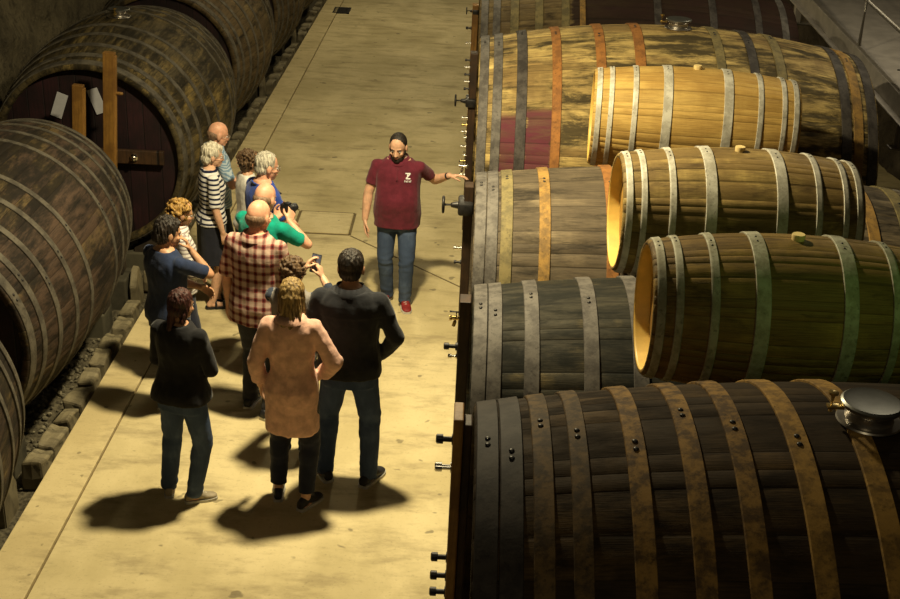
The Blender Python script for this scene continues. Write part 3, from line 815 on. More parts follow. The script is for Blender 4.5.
SK = {'fair': skin_mat('skin_fair', (.66, .40, .26)), 'tan': skin_mat('skin_tan', (.50, .28, .16)), 'rosy': skin_mat('skin_rosy', (.66, .36, .23))}
HM = {'dark': hair_mat('hair_black', (.010, .008, .007), (.035, .026, .02)), 'auburn': hair_mat('hair_dark_auburn', (.020, .007, .006), (.075, .022, .016)),
      'brown': hair_mat('hair_brown', (.05, .028, .014), (.16, .095, .045)), 'blonde': hair_mat('hair_brown_blonde', (.10, .06, .022), (.42, .28, .10)),
      'golden': hair_mat('hair_golden_curls', (.13, .065, .015), (.50, .30, .075)), 'white': hair_mat('hair_white', (.42, .38, .29), (.78, .72, .58)), 'grey': hair_mat('hair_grey', (.22, .20, .16), (.60, .56, .46)),
      'stubble': hair_mat('hair_stubble', (.16, .10, .06), (.30, .19, .12))}
K = {}
def cm(key, *a, **k):
    if key not in K: K[key] = cloth_mat(key, *a, **k)
    return K[key]
cm('maroon_cotton', (.115, .014, .028)); cm('black_knit', (.010, .010, .012)); cm('black_twill', (.013, .014, .018)); cm('pink_wool', (.68, .41, .315)); cm('navy_cotton', (.018, .030, .075))
cm('blue_cotton', (.022, .060, .33)); cm('green_cotton', (.0, .27, .19)); cm('grey_jersey', (.20, .185, .17)); cm('dark_sleeve', (.03, .04, .065)); cm('navy_leggings', (.012, .015, .032)); cm('dark_trouser', (.02, .02, .026))
cm('white_cotton', (.62, .60, .55)); cm('navy_skirt', (.014, .015, .024))
K['jeans'] = denim_mat('denim_blue', (.030, .048, .095), (.085, .12, .20)); K['jeans_dark'] = denim_mat('denim_dark', (.022, .036, .082), (.06, .088, .165))
K['navy_stripe'] = stripe_mat('navy_white_stripes', (.72, .70, .68), (.012, .014, .04), .043, .42); K['grey_stripe'] = stripe_mat('white_grey_stripes', (.30, .26, .26), (.70, .66, .62), .032, .6)
K['check_blue'] = stripe_mat('light_blue_checks', (.16, .26, .38), (.42, .50, .56), .03, .5, .6); K['plaid'] = plaid_mat('red_plaid')
K['red_shoe'] = plain('red_shoe', (.23, .018, .018), .6); K['black_shoe'] = plain('black_shoe', (.015, .015, .018), .5); K['tan_shoe'] = plain('tan_shoe', (.30, .25, .17), .6); K['grey_shoe'] = plain('grey_shoe', (.06, .055, .06), .6)
K['sole'] = plain('pale_sole', (.52, .50, .45), .7); K['dark_sole'] = plain('dark_sole', (.10, .095, .09), .7)
K['eye'] = plain('eye_white', (.75, .73, .70), .25, 0, .03); K['iris'] = plain('iris', (.03, .018, .01), .2); K['lip'] = plain('lip', (.42, .17, .13), .5); K['frame'] = plain('glasses_frame', (.35, .30, .24), .3, .6)

def person(label, pos, yaw, h, P):
    s = h / 1.75; t = thing('person', label, 'person', (pos[0], pos[1], 0), (0, 0, radians(yaw)), P.get('group', 'visitors listening to the guide'))
    f = P.get('f'); W = P.get('w', 1.); seed = pos[0] * 7 + pos[1] * 3
    vox = P.get('vox', .0075)
    lean = P.get('lean', 0)
    # --- legs
    LEG = {}
    for sd, key in ((-1, 'lf'), (1, 'rf')):
        fx, fy, fyaw = P.get(key, (sd * .10, 0, -sd * 12))
        hip = V((sd * .088 * (.5 + .5 * W), -.005, .90)); an = V((fx, fy, .085))
        fd = V((-sin(radians(fyaw)), cos(radians(fyaw)), 0))
        kn, an = ik(hip, an, .42, .41, fd + V((0, .5, 0)))
        LEG[sd] = (hip, kn, an, fd)
    bm = bmesh.new()
    zloft(bm, torso(P, 0, .82, 1.5))
    for sd in (-1, 1):
        hip, kn, an, fd = LEG[sd]
        capsule(bm, hip, kn, .086, .056, 14); capsule(bm, kn, an, .052, .036, 14)
        cf = kn + (an - kn) * .28 - fd * .016; capsule(bm, kn + (an - kn) * .08 - fd * .006, cf, .046, .052, 12); capsule(bm, cf, an, .052, .034, 12)
        capsule(bm, an - fd * .035 + V((0, 0, -.045)), an + V((0, 0, .0)), .032, .034, 10)
        capsule(bm, an + V((0, 0, -.04)), an + fd * .13 + V((0, 0, -.058)), .036, .022, 10)
    # --- arms
    ARM = {}
    sx = (.158 if f else .18) * (.35 + .65 * W)
    for sd, key in ((-1, 'lh'), (1, 'rh')):
        a = P.get(key, {})
        sh = V((sd * sx, -.008, 1.40))
        wt = V(a.get('w', (sd * .25, .03, .86))); pole = V(a.get('pole', (sd * .35, -.9, -.15)))
        el, wr = ik(sh, wt, .285, .25, pole)
        ARM[sd] = (sh, el, wr)
        AK = P.get('arm', 1.); capsule(bm, sh, el, .050 * (.6 + .4 * W), .040 * AK, 14); capsule(bm, el, el + (wr - el) * .35, .040 * AK, .040 * AK, 12); capsule(bm, el + (wr - el) * .35, wr, .040 * AK, .026 * AK, 12)
        hd = V(a.get('d', (wr - el).normalized() + V((0, 0, -.05)))); pn = V(a.get('pn', (-sd, 0, 0)))
        # +1 when the thumb lies towards d x palm
        hand(bm, wr, hd, pn, a.get('ts', sd), a.get('curl', .45), .95 if f else 1.02)
    # --- head
    hy, hp = P.get('head', (0, 8)); hk = P.get('hk', 1.0 if f else 1.04)
    piv = V((0, .004, 1.503))
    MH = Matrix.Translation(piv) @ Matrix.Rotation(radians(hy), 4, 'Z') @ Matrix.Rotation(-radians(hp), 4, 'X') @ Matrix.Translation((0, .012, 0)) @ Matrix.Scale(hk, 4)
    capsule(bm, (0, -.012, 1.44), MH @ V((0, -.022, .05)), .060 if not f else .050, .056 if not f else .046, 14)
    hb = bmesh.new()
    ellipsoid(hb, (0, -.010, .128), (.075, .096, .095)); ellipsoid(hb, (0, .028, .072), (.060, .062, .078)); ellipsoid(hb, (0, .062, .016), (.030, .026, .024))
    ellipsoid(hb, (0, .068, .122), (.050, .020, .016)); capsule(hb, (0, .084, .108), (0, .104, .070), .009, .0135, 10); ellipsoid(hb, (-.010, .096, .066), (.010, .010, .008)); ellipsoid(hb, (.010, .096, .066), (.010, .010, .008))
    for sd in (-1, 1):
        ellipsoid(hb, (sd * .077, -.006, .092), (.010, .021, .034)); ellipsoid(hb, (sd * .040, .062, .075), (.020, .020, .018))
    ellipsoid(hb, (0, .086, .040), (.022, .010, .010))
    me = bpy.data.meshes.new('t'); hb.transform(MH); hb.to_mesh(me); hb.free(); bm.from_mesh(me); bpy.data.meshes.remove(me)
    body = remeshed('body', bm, s, vox, SK[P.get('skin', 'fair')], t, 3)
    def headpart(name, b, mat, parent=t, vx=None, disp=None, it=2, mirror=None):
        b.transform(MH)
        if vx: return remeshed(name, b, s, vx, mat, parent, it, disp)
        for v in b.verts: v.co *= s
        return obj(name, b, mat, parent)
    for sd in (-1, 1):
        b = bmesh.new(); ellipsoid(b, (sd * .030, .076, .102), (.0115, .0115, .0065), None, 12, 8); e = headpart('eye', b, K['eye'])
        b = bmesh.new(); ellipsoid(b, (sd * .030, .0865, .101), (.0058, .003, .0058), None, 10, 6); headpart('iris', b, K['iris'], e)
        b = bmesh.new(); tube(b, [(sd * .014, .0885, .119), (sd * .030, .0865, .1235), (sd * .046, .074, .118)], [.0035, .005, .003], 8); headpart('eyebrow', b, HM[P.get('brow', P.get('hairc', 'brown'))])
    b = bmesh.new(); ellipsoid(b, (0, .0935, .043), (.021, .005, .0035), None, 12, 6); ellipsoid(b, (0, .0925, .0365), (.018, .006, .0042), None, 12, 6); headpart('lips', b, K['lip'], vx=.002, it=1)
    if P.get('glasses'):
        b = bmesh.new()
        for sd in (-1, 1):
            torus(b, (sd * .031, .099, .100), .021, .0022, 'y', n=20, m=6); tube(b, [(sd * .051, .098, .104), (sd * .078, .06, .104), (sd * .080, .0, .10)], .0022, 6)
        tube(b, [(-.011, .1, .104), (.011, .1, .104)], .0022, 6); headpart('glasses', b, K['frame'])
    # --- hair
    ht = P.get('hair'); hc = HM[P.get('hairc', 'brown')]
    rnd = random.Random(int(seed * 100))
    def strands(amp=.006):
        return lambda p, n: amp * (noise.noise(V((p.x * 75, p.y * 75, p.z * 14 + seed))) + .6 * noise.noise(V((p.x * 30, p.y * 30, p.z * 9 + seed))))
    b = bmesh.new()
    if ht == 'short':
        ellipsoid(b, (0, -.020, .141), (.082, .094, .094)); ellipsoid(b, (0, -.046, .085), (.072, .062, .060)); headpart('hair', b, hc, vx=.005, disp=strands(.007))
    elif ht == 'buzz':
        ellipsoid(b, (0, -.019, .139), (.079, .0925, .0915)); ellipsoid(b, (0, -.046, .080), (.069, .060, .055)); headpart('hair', b, hc, vx=.005, disp=strands(.001))
    elif ht == 'fringe':
        ellipsoid(b, (0, -.034, .096), (.0765, .080, .058)); ellipsoid(b, (0, -.046, .075), (.066, .060, .05)); headpart('hair', b, hc, vx=.005, disp=strands(.0015))
    elif ht == 'full':      # thick short cut with volume
        ellipsoid(b, (0, -.022, .145), (.090, .098, .100)); ellipsoid(b, (0, -.052, .085), (.080, .068, .075)); ellipsoid(b, (0, .045, .190), (.060, .035, .028)); headpart('hair', b, hc, vx=.005, disp=strands(.013))
    elif ht in ('bob', 'long'):
        zl = -.075 if ht == 'bob' else -.17
        ellipsoid(b, (0, -.020, .142), (.087, .099, .096)); capsule(b, (0, -.050, .10), (0, -.066, zl + .06), .080, .062)
        for sd in (-1, 1): capsule(b, (sd * .060, -.022, .11), (sd * .066, -.020, zl + .03), .033, .028); capsule(b, (sd * .035, -.07, .06), (sd * .042, -.078, zl), .040, .030)
        capsule(b, (0, -.080, .06), (0, -.085, zl - .01), .042, .030)
        headpart('hair', b, hc, vx=.005, disp=strands(.006))
    elif ht == 'curly':
        vol = P.get('vol', 1.)
        ellipsoid(b, (0, -.024, .135), (.085, .094, .092)); ellipsoid(b, (0, -.052, .07), (.076, .06, .075 * vol))
        for _ in range(int(150 * vol)):
            u = rnd.uniform(-1, 1); a = rnd.uniform(0, 2 * pi); q = sqrt(1 - u * u)
            p = V((q * cos(a) * .092 * vol, -.026 + q * sin(a) * .100 * vol, .125 + u * .100))
            if p.y > .035 and p.z < .165: continue
            r = rnd.uniform(.010, .017); ellipsoid(b, p, (r, r, r), None, 8, 6)
        headpart('hair', b, hc, vx=.0045, it=2, disp=strands(.006))
    elif ht == 'tied':
        ellipsoid(b, (0, -.020, .140), (.084, .097, .095)); ellipsoid(b, (0, -.05, .08), (.070, .064, .065)); capsule(b, (0, -.085, .10), (0, -.10, -.06), .036, .022)
        for sd in (-1, 1): capsule(b, (sd * .065, -.01, .12), (sd * .060, -.045, .0), .026, .022)
        headpart('hair', b, hc, vx=.005, disp=strands(.008))
    else: b.free()
    if P.get('beard'):
        b = bmesh.new(); ellipsoid(b, (0, .032, .016), (.0625, .058, .046)); ellipsoid(b, (0, .066, .008), (.036, .030, .030))
        for sd in (-1, 1): capsule(b, (sd * .056, .020, .045), (sd * .072, .002, .095), .014, .009)
        tube(b, [(-.026, .082, .045), (-.012, .094, .054), (0, .097, .055), (.012, .094, .054), (.026, .082, .045)], .0065, 8)
        headpart('beard', b, HM['dark'], vx=.004, disp=strands(.003))
    # --- trousers / skirt
    lw = P.get('lower', 'jeans'); lm = K[P.get('lowerm', 'jeans')]
    if lw in ('jeans', 'slim'):
        k = 1. if lw == 'jeans' else .96
        b = bmesh.new(); zloft(b, torso(P, .012, .79, P.get('hem', .90) + .05 if P.get('hem', .9) > .75 else .95))
        for sd in (-1, 1):
            hip, kn, an, fd = LEG[sd]; e = an + (kn - an).normalized() * (-.035 if lw == 'jeans' else .035)
            cone(b, hip + V((0, 0, -.03)), kn, .100, .078 * k); capsule(b, hip + V((0, 0, -.07)), kn, .094, .076 * k, 16); capsule(b, kn, kn + (an - kn) * .3 - fd * .008, .076 * k, .074 * k, 16); cone(b, kn, e, .075 * k, .062 * k)
        remeshed('trousers', b, s, .010, lm, t, 3, trouser_folds(seed))
    elif lw == 'skirt':
        b = bmesh.new(); L0 = torso(P, .014, .50, 1.02, .02); zloft(b, [(z, w * (1. if z > .75 else 1.0), dd, y) for z, w, dd, y in L0]); remeshed('skirt', b, s, .010, lm, t, 3, folds(.006, .4, seed))
    if P.get('belt'):
        b = bmesh.new(); zloft(b, torso(P, .0155, .985, 1.015)); remeshed('belt', b, s, .008, M['black_plastic'], t, 1)
    # --- shoes
    for sd in (-1, 1):
        hip, kn, an, fd = LEG[sd]; side = V((fd.y, -fd.x, 0)); o = V((an.x, an.y, 0))
        k = .92 if f else 1.02
        SECT = ((-.083, .024, .052), (-.07, .034, .082), (-.03, .038, .100), (.015, .039, .104), (.055, .043, .086), (.10, .048, .064), (.14, .046, .054), (.17, .036, .046), (.186, .018, .034))
        kind = P.get('shoe', 'black_shoe')
        def sole_bm(z0, z1, grow):
            b = bmesh.new(); pl = [(y, w + grow) for y, w, _ in SECT]; ring = [(-w, y) for y, w in pl] + [(w, y) for y, w in reversed(pl)]
            ringloft(b, [[o + side * x * k + fd * y * k + V((0, 0, z)) for x, y in ring] for z in (z0, z1)]); return b
        if kind == 'sandal':
            b = sole_bm(0, .022, .002)
            for v in b.verts: v.co *= s
            sh = obj('sandal', b, K['black_shoe'], t, smooth=False)
            for yy in (.11, .03):
                b = bmesh.new(); tube(b, [o + side * (.045 * k * cos(a)) + fd * yy + V((0, 0, .015 + (.05 if yy > .05 else .075) * sin(a))) for a in [pi * i / 10 for i in range(11)]], .011, 8)
                for v in b.verts: v.co *= s
                obj('strap', b, K['black_shoe'], sh)
            continue
        b = bmesh.new(); rings = []
        for y, w, hh in SECT:
            rings.append([o + side * (w * cos(a)) * k + fd * y * k + V((0, 0, .014 + (hh - .014) * (.5 + .5 * sin(a)))) for a in [2 * pi * i / 16 for i in range(16)]])
        ringloft(b, rings); shoe = remeshed('shoe', b, s, .006, K[kind], t, 3)
        b = sole_bm(0, .022, .004)
        for v in b.verts: v.co *= s
        obj('sole', b, K[P.get('sole', 'sole')], shoe, smooth=False)
        if kind != 'red_shoe' or True:
            b = bmesh.new()
            for q in range(3):
                yy = .05 + .022 * q; zz = .092 - .012 * q
                tube(b, [o + side * x * k + fd * yy * k + V((0, 0, zz - abs(x) * .45)) for x in (-.022, 0, .022)], .0035, 6)
            for v in b.verts: v.co *= s
            obj('laces', b, K['sole'], shoe)
    # --- top
    up = P['upper']; um = K[P['upperm']]
    infl = {'tee': .016, 'polo': .016, 'shirt': .022, 'sweater': .024, 'coat': .022, 'jacket': .026}[up]
    z0 = P.get('hem', {'tee': .90, 'polo': .88, 'shirt': .80, 'sweater': .88, 'coat': .60, 'jacket': .87}[up])
    b = bmesh.new(); zloft(b, torso(P, infl, z0, 1.476 if up in ('polo', 'shirt', 'jacket', 'coat') else 1.482, P.get('flare', .07 if not f else .05)))
    sl = P.get('sleeve', {'tee': .62, 'polo': .66, 'shirt': 1.0, 'sweater': 1.98, 'coat': 1.75, 'jacket': 1.98}[up]); lo = {'coat': 1.12}.get(up, 1.)
    sleeve2 = P.get('sleevem')
    bs = bmesh.new() if sleeve2 else b
    for sd in (-1, 1):
        sh, el, wr = ARM[sd]; r0 = .050 * (.6 + .4 * W) + infl * .75
        capsule(b, sh + V((-sd * .05, 0, -.01)), sh, r0 * 1.0, r0, 14)
        u1 = min(sl, 1.)
        e = sh + (el - sh) * u1
        if sl <= 1: cone(bs, sh, e, r0, (.052 + infl * .6) * lo); capsule(bs, sh, sh + (e - sh) * .3, r0, r0 * .97, 14)
        else:
            capsule(bs, sh, el, r0, (.043 + infl * .6) * lo, 14); cone(bs, el, el + (wr - el) * (sl - 1), (.043 + infl * .6) * lo, (.030 + infl * .55) * lo * (1.25 if up == 'coat' else 1.))
    fo = folds(P.get('fold', .007), 1., seed)
    if up == 'coat':
        f0 = fo; fo = lambda p, n: f0(p, n) + (.007 * math.exp(-(p.x / .006) ** 2) if n.y < -.3 else 0)
    if up == 'jacket':
        f0 = fo; fo = lambda p, n: f0(p, n) + (.004 if p.z > 1.315 and n.y < -.1 else 0)
    remeshed({'tee': 't_shirt', 'polo': 'polo_shirt', 'shirt': 'shirt', 'sweater': 'sweater', 'coat': 'coat', 'jacket': 'jacket'}[up], b, s, .009, um, t, 3, fo)
    if sleeve2: remeshed('sleeves', bs, s, .009, K[sleeve2], t, 3, folds(.006, 1., seed))
    if up in ('polo', 'shirt', 'jacket', 'coat'):
        b = bmesh.new(); rings = []
        for z, q in ((1.455, .030), (1.506, .010), (1.511, .017), (1.452, .044)):
            rings.append([V(((.072 * (.93 if f else 1.) + q) * cos(a), -.012 + (.068 + q) * sin(a) + .012 * (z - 1.455) / .05 * sin(a), z - .022 * max(0, sin(a)) ** 2)) for a in [2 * pi * i / 24 for i in range(24)]])
        ringloft(b, rings, False)
        for v in b.verts: v.co *= s
        o = obj('collar', b, um, t)
    return t, s, LEG, ARM, MH

def wpt(pos, yaw, s, p):
    return V((pos[0], pos[1], 0)) + Matrix.Rotation(radians(yaw), 3, 'Z') @ (V(p) * s)

# the guide
gp = (-.585, 10.93)
G_, gs, GL, GA, GMH = person('person in a maroon polo shirt and jeans with red shoes, one hand at the taps', gp, 178, 1.72, dict(
    w=1.15, belly=.03, arm=1.15, skin='fair', hair='buzz', hairc='dark', beard=True, head=(-8, 16), upper='polo', upperm='maroon_cotton', hem=.82, lower='jeans', lowerm='jeans', shoe='red_shoe', vox=.0055, group='guide',
    lh=dict(w=(-.475, -.015, 1.335), pole=(-.15, -.9, -.75), d=(-1, -.05, .06), pn=(.1, .2, -1), ts=-1, curl=.45), rh=dict(w=(.305, .06, .86), pole=(.8, -.6, 0), curl=.4, d=(-.05, .15, -1)),
    lf=(-.10, .06, 14), rf=(.085, -.06, -16), fold=.006))
bm = bmesh.new(); sh, el, wr = GA[-1]; ax = (wr - el).normalized(); c = wr - ax * .018
cone(bm, c - ax * .011, c + ax * .011, .034, .032)
for v in bm.verts: v.co *= gs
wt = obj('wristwatch', bm, M['black_plastic'], G_)
# white emblem printed on the breast: an hour-glass shaped mark over a line of small lettering
bm = bmesh.new()
def strip(pts, w, y):
    for (x0, z0), (x1, z1) in zip(pts, pts[1:]):
        d = V((x1 - x0, z1 - z0)).normalized(); nx, nz = -d.y * w / 2, d.x * w / 2
        A = [(x0 + nx, z0 + nz), (x1 + nx, z1 + nz), (x1 - nx, z1 - nz), (x0 - nx, z0 - nz)]
        lo = [bm.verts.new((x, y(x, z), z)) for x, z in A]; hi = [bm.verts.new((x, y(x, z) + .0015, z)) for x, z in A]
        bm.faces.new(hi[::-1]); bm.faces.new(lo)
        for i in range(4): bm.faces.new((lo[i], lo[(i + 1) % 4], hi[(i + 1) % 4], hi[i]))
yy = lambda x, z: 0
cx, cz = 0., .018
strip([(cx - .018, cz + .022), (cx + .018, cz + .022), (cx - .014, cz - .016), (cx + .018, cz - .016)], .008, yy)
strip([(cx + .002, cz + .020), (cx - .006, cz + .004)], .006, yy)
for i in range(5):
    x = cx - .022 + i * .011; z = cz - .036
    strip([(x - .003, z - .006), (x - .003, z + .006), (x + .003, z + .006 * (-1) ** i)], .003, yy)
emblem_bm = bm
def seat_on(root, partname, x, z, s):
    """front surface point and normal of a garment at local x, z"""
    o = [c for c in root.children if c.name.startswith(partname)][0]
    best = None
    ok, loc, nor, idx = o.ray_cast(V((x * s, 1., z * s)), V((0, -1, 0)))
    return loc, nor
loc, nor = seat_on(G_, 'polo_shirt', -.10, 1.325, gs)
q = nor.to_track_quat('Y', 'Z').to_matrix().to_4x4(); mm = Matrix.Translation(loc + nor * .003) @ q
emblem_bm.transform(mm @ Matrix.Diagonal((-1.25, 1, 1.25, 1))); obj('shirt_emblem', emblem_bm, M['white'], G_, smooth=False)
loc, nor = seat_on(G_, 'polo_shirt', 0, 1.37, gs)
bm = bmesh.new()
pts = [seat_on(G_, 'polo_shirt', 0, z, gs)[0] + V((0, .002, 0)) for z in (1.30, 1.33, 1.36, 1.39, 1.42)]
tube(bm, pts, .006, 6); obj('placket', bm, K['maroon_cotton'], G_)

# the visitors
bk = (-1.83, 7.46)
person('person in a black sweater and blue jeans standing at the near left of the group', bk, -20, 1.62, dict(
    f=True, w=1.04, skin='tan', hair='tied', hairc='auburn', head=(-12, 10), upper='sweater', upperm='black_knit', hem=.88, lower='jeans', lowerm='jeans', shoe='tan_shoe', sole='sole', flare=.12,
    lh=dict(w=(-.07, .18, 1.0), pole=(-.9, -.6, -.3), d=(.9, .35, -.25), pn=(0, -1, 0), ts=-1), rh=dict(w=(.07, .20, 1.02), pole=(.9, -.6, -.3), d=(-.9, .3, -.25), pn=(0, -1, 0)), lf=(-.15, -.02, 30), rf=(.08, -.03, -48)))
jk = (-.72, 7.76)
person('person in a black jacket and dark blue jeans with short black hair, hands in pockets', jk, -3, 1.83, dict(
    w=1.08, skin='tan', hair='short', hairc='dark', head=(2, 8), upper='jacket', upperm='black_twill', lower='jeans', lowerm='jeans_dark', shoe='black_shoe', sole='sole', fold=.008,
    lh=dict(w=(-.19, .10, .95), pole=(-.45, -.9, 0), d=(.3, .3, -1), curl=.3), rh=dict(w=(.19, .10, .95), pole=(.9, -.45, 0), d=(-.3, .3, -1), curl=.3), lf=(-.17, .03, 32), rf=(.14, .0, -24)))
pk = (-1.08, 7.46)
person('person in a long salmon pink coat, dark leggings and black trainers, seen from behind', pk, -4, 1.73, dict(
    f=True, w=.95, skin='fair', hair='bob', hairc='blonde', head=(6, 12), upper='coat', upperm='pink_wool', hem=.62, flare=.02, lower='slim', lowerm='navy_leggings', shoe='black_shoe', sole='sole', fold=.010,
    lh=dict(w=(-.235, .06, .90), pole=(-.6, -.8, 0)), rh=dict(w=(.17, .12, .97), pole=(.95, -.5, 0), curl=.7, d=(-.5, .4, -.6)), lf=(-.12, .05, 10), rf=(.10, -.05, -28)))
pl = (-1.52, 8.72)
person('person in a red plaid shirt and dark trousers with a bald head', pl, -20, 1.80, dict(
    w=1.06, belly=.02, skin='rosy', hair='fringe', hairc='stubble', head=(-8, 10), upper='shirt', upperm='plaid', sleeve=1.0, hem=.80, lower='jeans', lowerm='dark_trouser', shoe='black_shoe', sole='sole', glasses=True, fold=.008,
    lh=dict(w=(-.27, .02, .85), pole=(-.5, -.9, 0)), rh=dict(w=(.25, .10, .87), pole=(.5, -.9, 0)), lf=(-.12, .06, 8), rf=(.10, -.04, -12)))
ph = (-1.16, 8.08)
T_, s_, L_, A_, H_ = person('person in a grey top with wavy brown hair holding up a phone', ph, -8, 1.64, dict(
    f=True, w=1.0, skin='fair', hair='curly', vol=1.0, hairc='brown', head=(-6, 4), upper='tee', upperm='grey_jersey', sleevem='dark_sleeve', sleeve=1.7, lower='jeans', lowerm='jeans_dark', shoe='grey_shoe', sole='sole', vox=.006,
    lh=dict(w=(-.015, .36, 1.47), pole=(-.3, .1, -.95), d=(.4, .45, .75), pn=(.9, .2, -.5), ts=-1, curl=.7), rh=dict(w=(.135, .37, 1.42), pole=(.9, 0, -.8), d=(-.35, .3, .85), pn=(-.9, .2, -.2), curl=.7), lf=(-.09, .0, 10), rf=(.09, .02, -10)))
hc_ = wpt(ph, -8, s_, (.068, .415, 1.515))
t = thing('smartphone', 'dark smartphone held up by the person with wavy brown hair', 'phone', hc_, (radians(-12), radians(8), radians(-8)))
bm = bmesh.new(); box(bm, (-.036, -.004, -.072), (.036, .004, .072), .003); obj('phone_case', bm, M['black_plastic'], t)
bm = bmesh.new(); box(bm, (-.033, -.0052, -.065), (.033, -.0035, .065)); obj('phone_screen', bm, M['screen'], t, smooth=False)
gr = (-1.57, 9.30)
T_, s_, L_, A_, H_ = person('bald person in a green t-shirt raising a black camera', gr, -32, 1.73, dict(
    w=1.15, belly=.03, skin='rosy', hair='fringe', hairc='stubble', head=(4, 14), upper='tee', upperm='green_cotton', sleeve=.75, lower='jeans', lowerm='jeans_dark', shoe='grey_shoe', vox=.006,
    lh=dict(w=(-.06, .22, 1.37), pole=(-.7, .1, -.9), d=(.25, .6, .5), pn=(.6, -.2, .6), ts=-1, curl=.8), rh=dict(w=(.10, .21, 1.38), pole=(.95, .1, -.75), d=(-.2, .6, .6), pn=(-.7, .4, .1), curl=.8)))
cpos = wpt(gr, -32, s_, (.022, .29, 1.45))
t = thing('camera', 'black camera held up by the bald person in the green t-shirt', 'camera', cpos, (0, 0, radians(-32)))
bm = bmesh.new(); box(bm, (-.062, -.028, -.042), (.062, .026, .038), .008); box(bm, (-.022, -.028, .03), (.022, .022, .056), .006); obj('camera_body', bm, M['black_plastic'], t, angle=40)
bm = bmesh.new(); lathe(bm, [(.02, .034), (.05, .036), (.085, .033), (.088, .028), (.082, .026)], 24, 'y', (.006, 0, -.004)); ln = obj('lens', bm, M['black_plastic'], t, angle=40)
bm = bmesh.new(); ellipsoid(bm, (.006, .080, -.004), (.026, .006, .026)); obj('lens_glass', bm, M['glass'], ln)
bl = (-1.69, 10.10)
T_, s_, L_, A_, H_ = person('grey-haired person with glasses in a bright blue t-shirt and neck strap', bl, -55, 1.73, dict(
    w=1.1, belly=.04, skin='rosy', hair='short', hairc='grey', glasses=True, head=(-6, 10), upper='tee', upperm='blue_cotton', sleeve=.8, lower='jeans', lowerm='jeans_dark', shoe='grey_shoe',
    lh=dict(w=(-.07, .26, 1.02), pole=(-.9, -.6, -.3), d=(.9, .35, -.25), pn=(0, -1, 0), ts=-1), rh=dict(w=(.07, .28, 1.04), pole=(.9, -.6, -.3), d=(-.9, .3, -.25), pn=(0, -1, 0))))
bm = bmesh.new(); pts = []
for i in range(25):
    a = 2 * pi * i / 24; sy = sin(a)
    pts.append(V((.082 * cos(a) * (1 if sy < 0 else 1 - .45 * sy), -.012 + .088 * sy + (.085 * sy if sy > 0 else 0), 1.468 - (.13 * sy if sy > 0 else .0))) * s_)
tube(bm, pts, .009, 8); obj('neck_strap', bm, M['black_plastic'], T_)
cu = (-1.93, 10.70)
person('person with dark curly hair in a pale top, mostly hidden behind the grey-haired one', cu, -58, 1.56, dict(
    f=True, w=.9, skin='tan', hair='curly', vol=1.12, hairc='brown', head=(-4, 6), upper='tee', upperm='white_cotton', lower='slim', lowerm='navy_leggings', shoe='black_shoe',
    lh=dict(w=(-.07, .18, 1.0), pole=(-.9, -.6, -.3), d=(.9, .35, -.25), pn=(0, -1, 0), ts=-1), rh=dict(w=(.07, .20, 1.02), pole=(.9, -.6, -.3), d=(-.9, .3, -.25), pn=(0, -1, 0))))
st = (-2.27, 10.70)
person('white-haired person in a navy and white striped top, dark skirt and black sandals', st, -68, 1.60, dict(
    f=True, w=1.06, skin='fair', hair='full', hairc='white', glasses=True, brow='white', head=(-6, 8), upper='tee', upperm='navy_stripe', sleeve=.95, hem=.92, lower='skirt', lowerm='navy_skirt', shoe='sandal',
    lh=dict(w=(-.25, .03, .85), pole=(-.5, -.9, 0)), rh=dict(w=(.24, .06, .86), pole=(.5, -.9, 0)), lf=(-.09, .05, 8), rf=(.09, -.04, -6)))
ba = (-2.33, 11.22)
person('bald person in a light blue checked shirt at the back of the group', ba, -62, 1.64, dict(
    w=1.08, skin='rosy', hair='fringe', hairc='stubble', glasses=True, head=(-6, 14), upper='shirt', upperm='check_blue', sleeve=.8, hem=.88, lower='jeans', lowerm='dark_trouser', shoe='black_shoe',
    lh=dict(w=(-.06, .18, 1.05), pole=(-.9, -.5, -.3), d=(.9, .3, 0), pn=(0, -1, 0), ts=-1), rh=dict(w=(.10, .25, 1.20), pole=(.8, -.3, -.8), d=(-.7, .2, .5), pn=(-.2, -.9, 0), curl=.7)))
bd = (-2.23, 9.20)
person('person with golden curly hair and glasses in a striped white top, second from left', bd, -62, 1.61, dict(
    f=True, skin='tan', hair='curly', vol=1.1, hairc='golden', glasses=True, head=(-4, 14), upper='shirt', upperm='grey_stripe', sleeve=1.85, hem=.90, lower='slim', lowerm='navy_leggings', shoe='black_shoe',
    lh=dict(w=(-.07, .18, 1.0), pole=(-.9, -.6, -.3), d=(.9, .35, -.25), pn=(0, -1, 0), ts=-1), rh=dict(w=(.07, .20, 1.02), pole=(.9, -.6, -.3), d=(-.9, .3, -.25), pn=(0, -1, 0))))
nv = (-2.20, 8.66)
person('dark-haired person in a navy t-shirt resting the chin on one hand', nv, -38, 1.65, dict(
    w=1.05, skin='tan', hair='full', hairc='dark', glasses=False, head=(-22, 10), upper='tee', upperm='navy_cotton', sleeve=.85, hem=.86, lower='jeans', lowerm='dark_trouser', shoe='grey_shoe', vox=.006,
    lh=dict(w=(.16, .22, 1.12), pole=(-.9, -.4, -.4), d=(1, .1, -.1), pn=(0, -1, 0), ts=-1), rh=dict(w=(.10, .17, 1.45), pole=(.75, .15, -.9), d=(-.25, -.25, .9), pn=(-.5, -.7, .1), curl=1.0)))


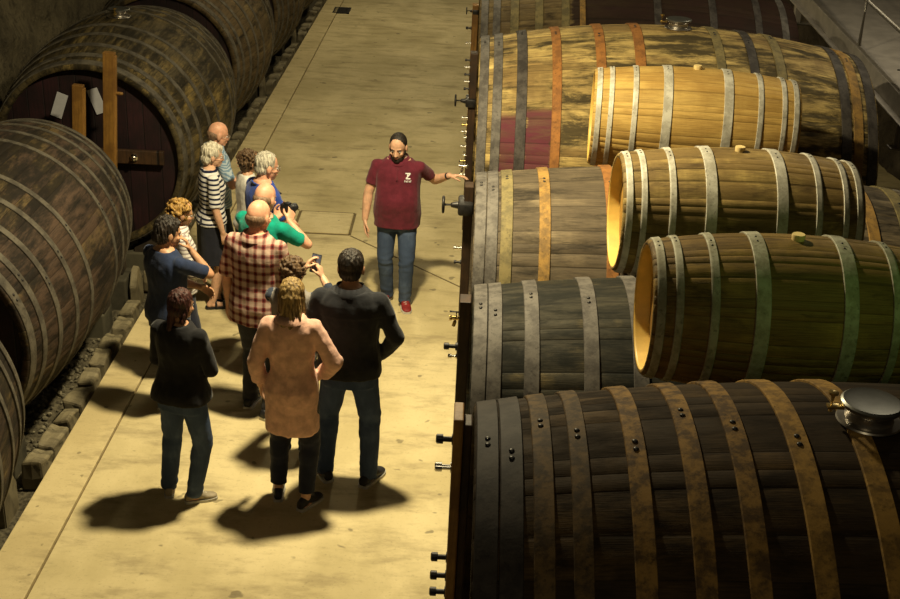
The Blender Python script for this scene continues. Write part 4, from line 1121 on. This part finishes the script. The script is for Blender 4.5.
# ------------------------------------------------------------------ light
def lamp(name, loc, power, size, col, target=None):
    L = bpy.data.lights.new(name, 'AREA'); L.shape = 'DISK'; L.size = size; L.energy = power; L.color = col
    o = bpy.data.objects.new(name, L); COL.objects.link(o); o.location = loc
    if target: o.rotation_euler = (V(target) - V(loc)).to_track_quat('-Z', 'Y').to_euler()
    return o
WARM = (1., .845, .51)
lamp('aisle_lamp', (-.62, 8.3, 4.95), 400, .32, WARM)
lamp('aisle_lamp', (-.85, 15.6, 4.95), 95, .32, WARM)
lamp('aisle_lamp', (-.85, 23., 4.95), 85, .32, WARM)
lamp('aisle_lamp', (-.85, 30.5, 4.95), 85, .32, WARM)
lamp('aisle_lamp', (.2, 1.2, 5.8), 20, .32, WARM)
lamp('walkway_lamp', (4.3, 12.2, 5.2), 55, .3, (1., .88, .62))
gl = bpy.data.lights.new('exit_lamp', 'SPOT'); gl.energy = 30; gl.color = (.5, 1., .2); gl.spot_size = radians(46); gl.spot_blend = .8; gl.shadow_soft_size = .08
go = bpy.data.objects.new('exit_lamp', gl); COL.objects.link(go); go.location = (2.7, 3.9, 4.4)
go.rotation_euler = (V((2.05, 5.6, 2.6)) - go.location).to_track_quat('-Z', 'Y').to_euler()

w = bpy.data.worlds.new('cellar'); SC.world = w; w.use_nodes = True
w.node_tree.nodes['Background'].inputs[0].default_value = (1., .78, .48, 1); w.node_tree.nodes['Background'].inputs[1].default_value = .018

# ------------------------------------------------------------------ camera
def cam_setup(pitch=24.3, roll=2.7, yaw=-.3, f=1250., H=5.0):
    p, r, y = map(radians, (pitch, roll, yaw))
    F = V((sin(y) * cos(p), cos(y) * cos(p), -sin(p))); R0 = V((cos(y), -sin(y), 0)); U0 = R0.cross(F)
    R = R0 * cos(r) + U0 * sin(r); U = U0 * cos(r) - R0 * sin(r)
    cd = bpy.data.cameras.new('camera'); c = bpy.data.objects.new('camera', cd); COL.objects.link(c)
    m = Matrix((R, U, -F)).transposed().to_4x4(); m.translation = (0, 0, H); c.matrix_world = m
    cd.sensor_width = 36; cd.sensor_fit = 'HORIZONTAL'; cd.lens = f / 900 * 36; cd.clip_start = .05; cd.clip_end = 200
    SC.camera = c
cam_setup()
vs = SC.view_settings; vs.view_transform = 'Standard'; vs.look = 'None'; vs.exposure = 0.; vs.gamma = 1.; vs.use_curve_mapping = False
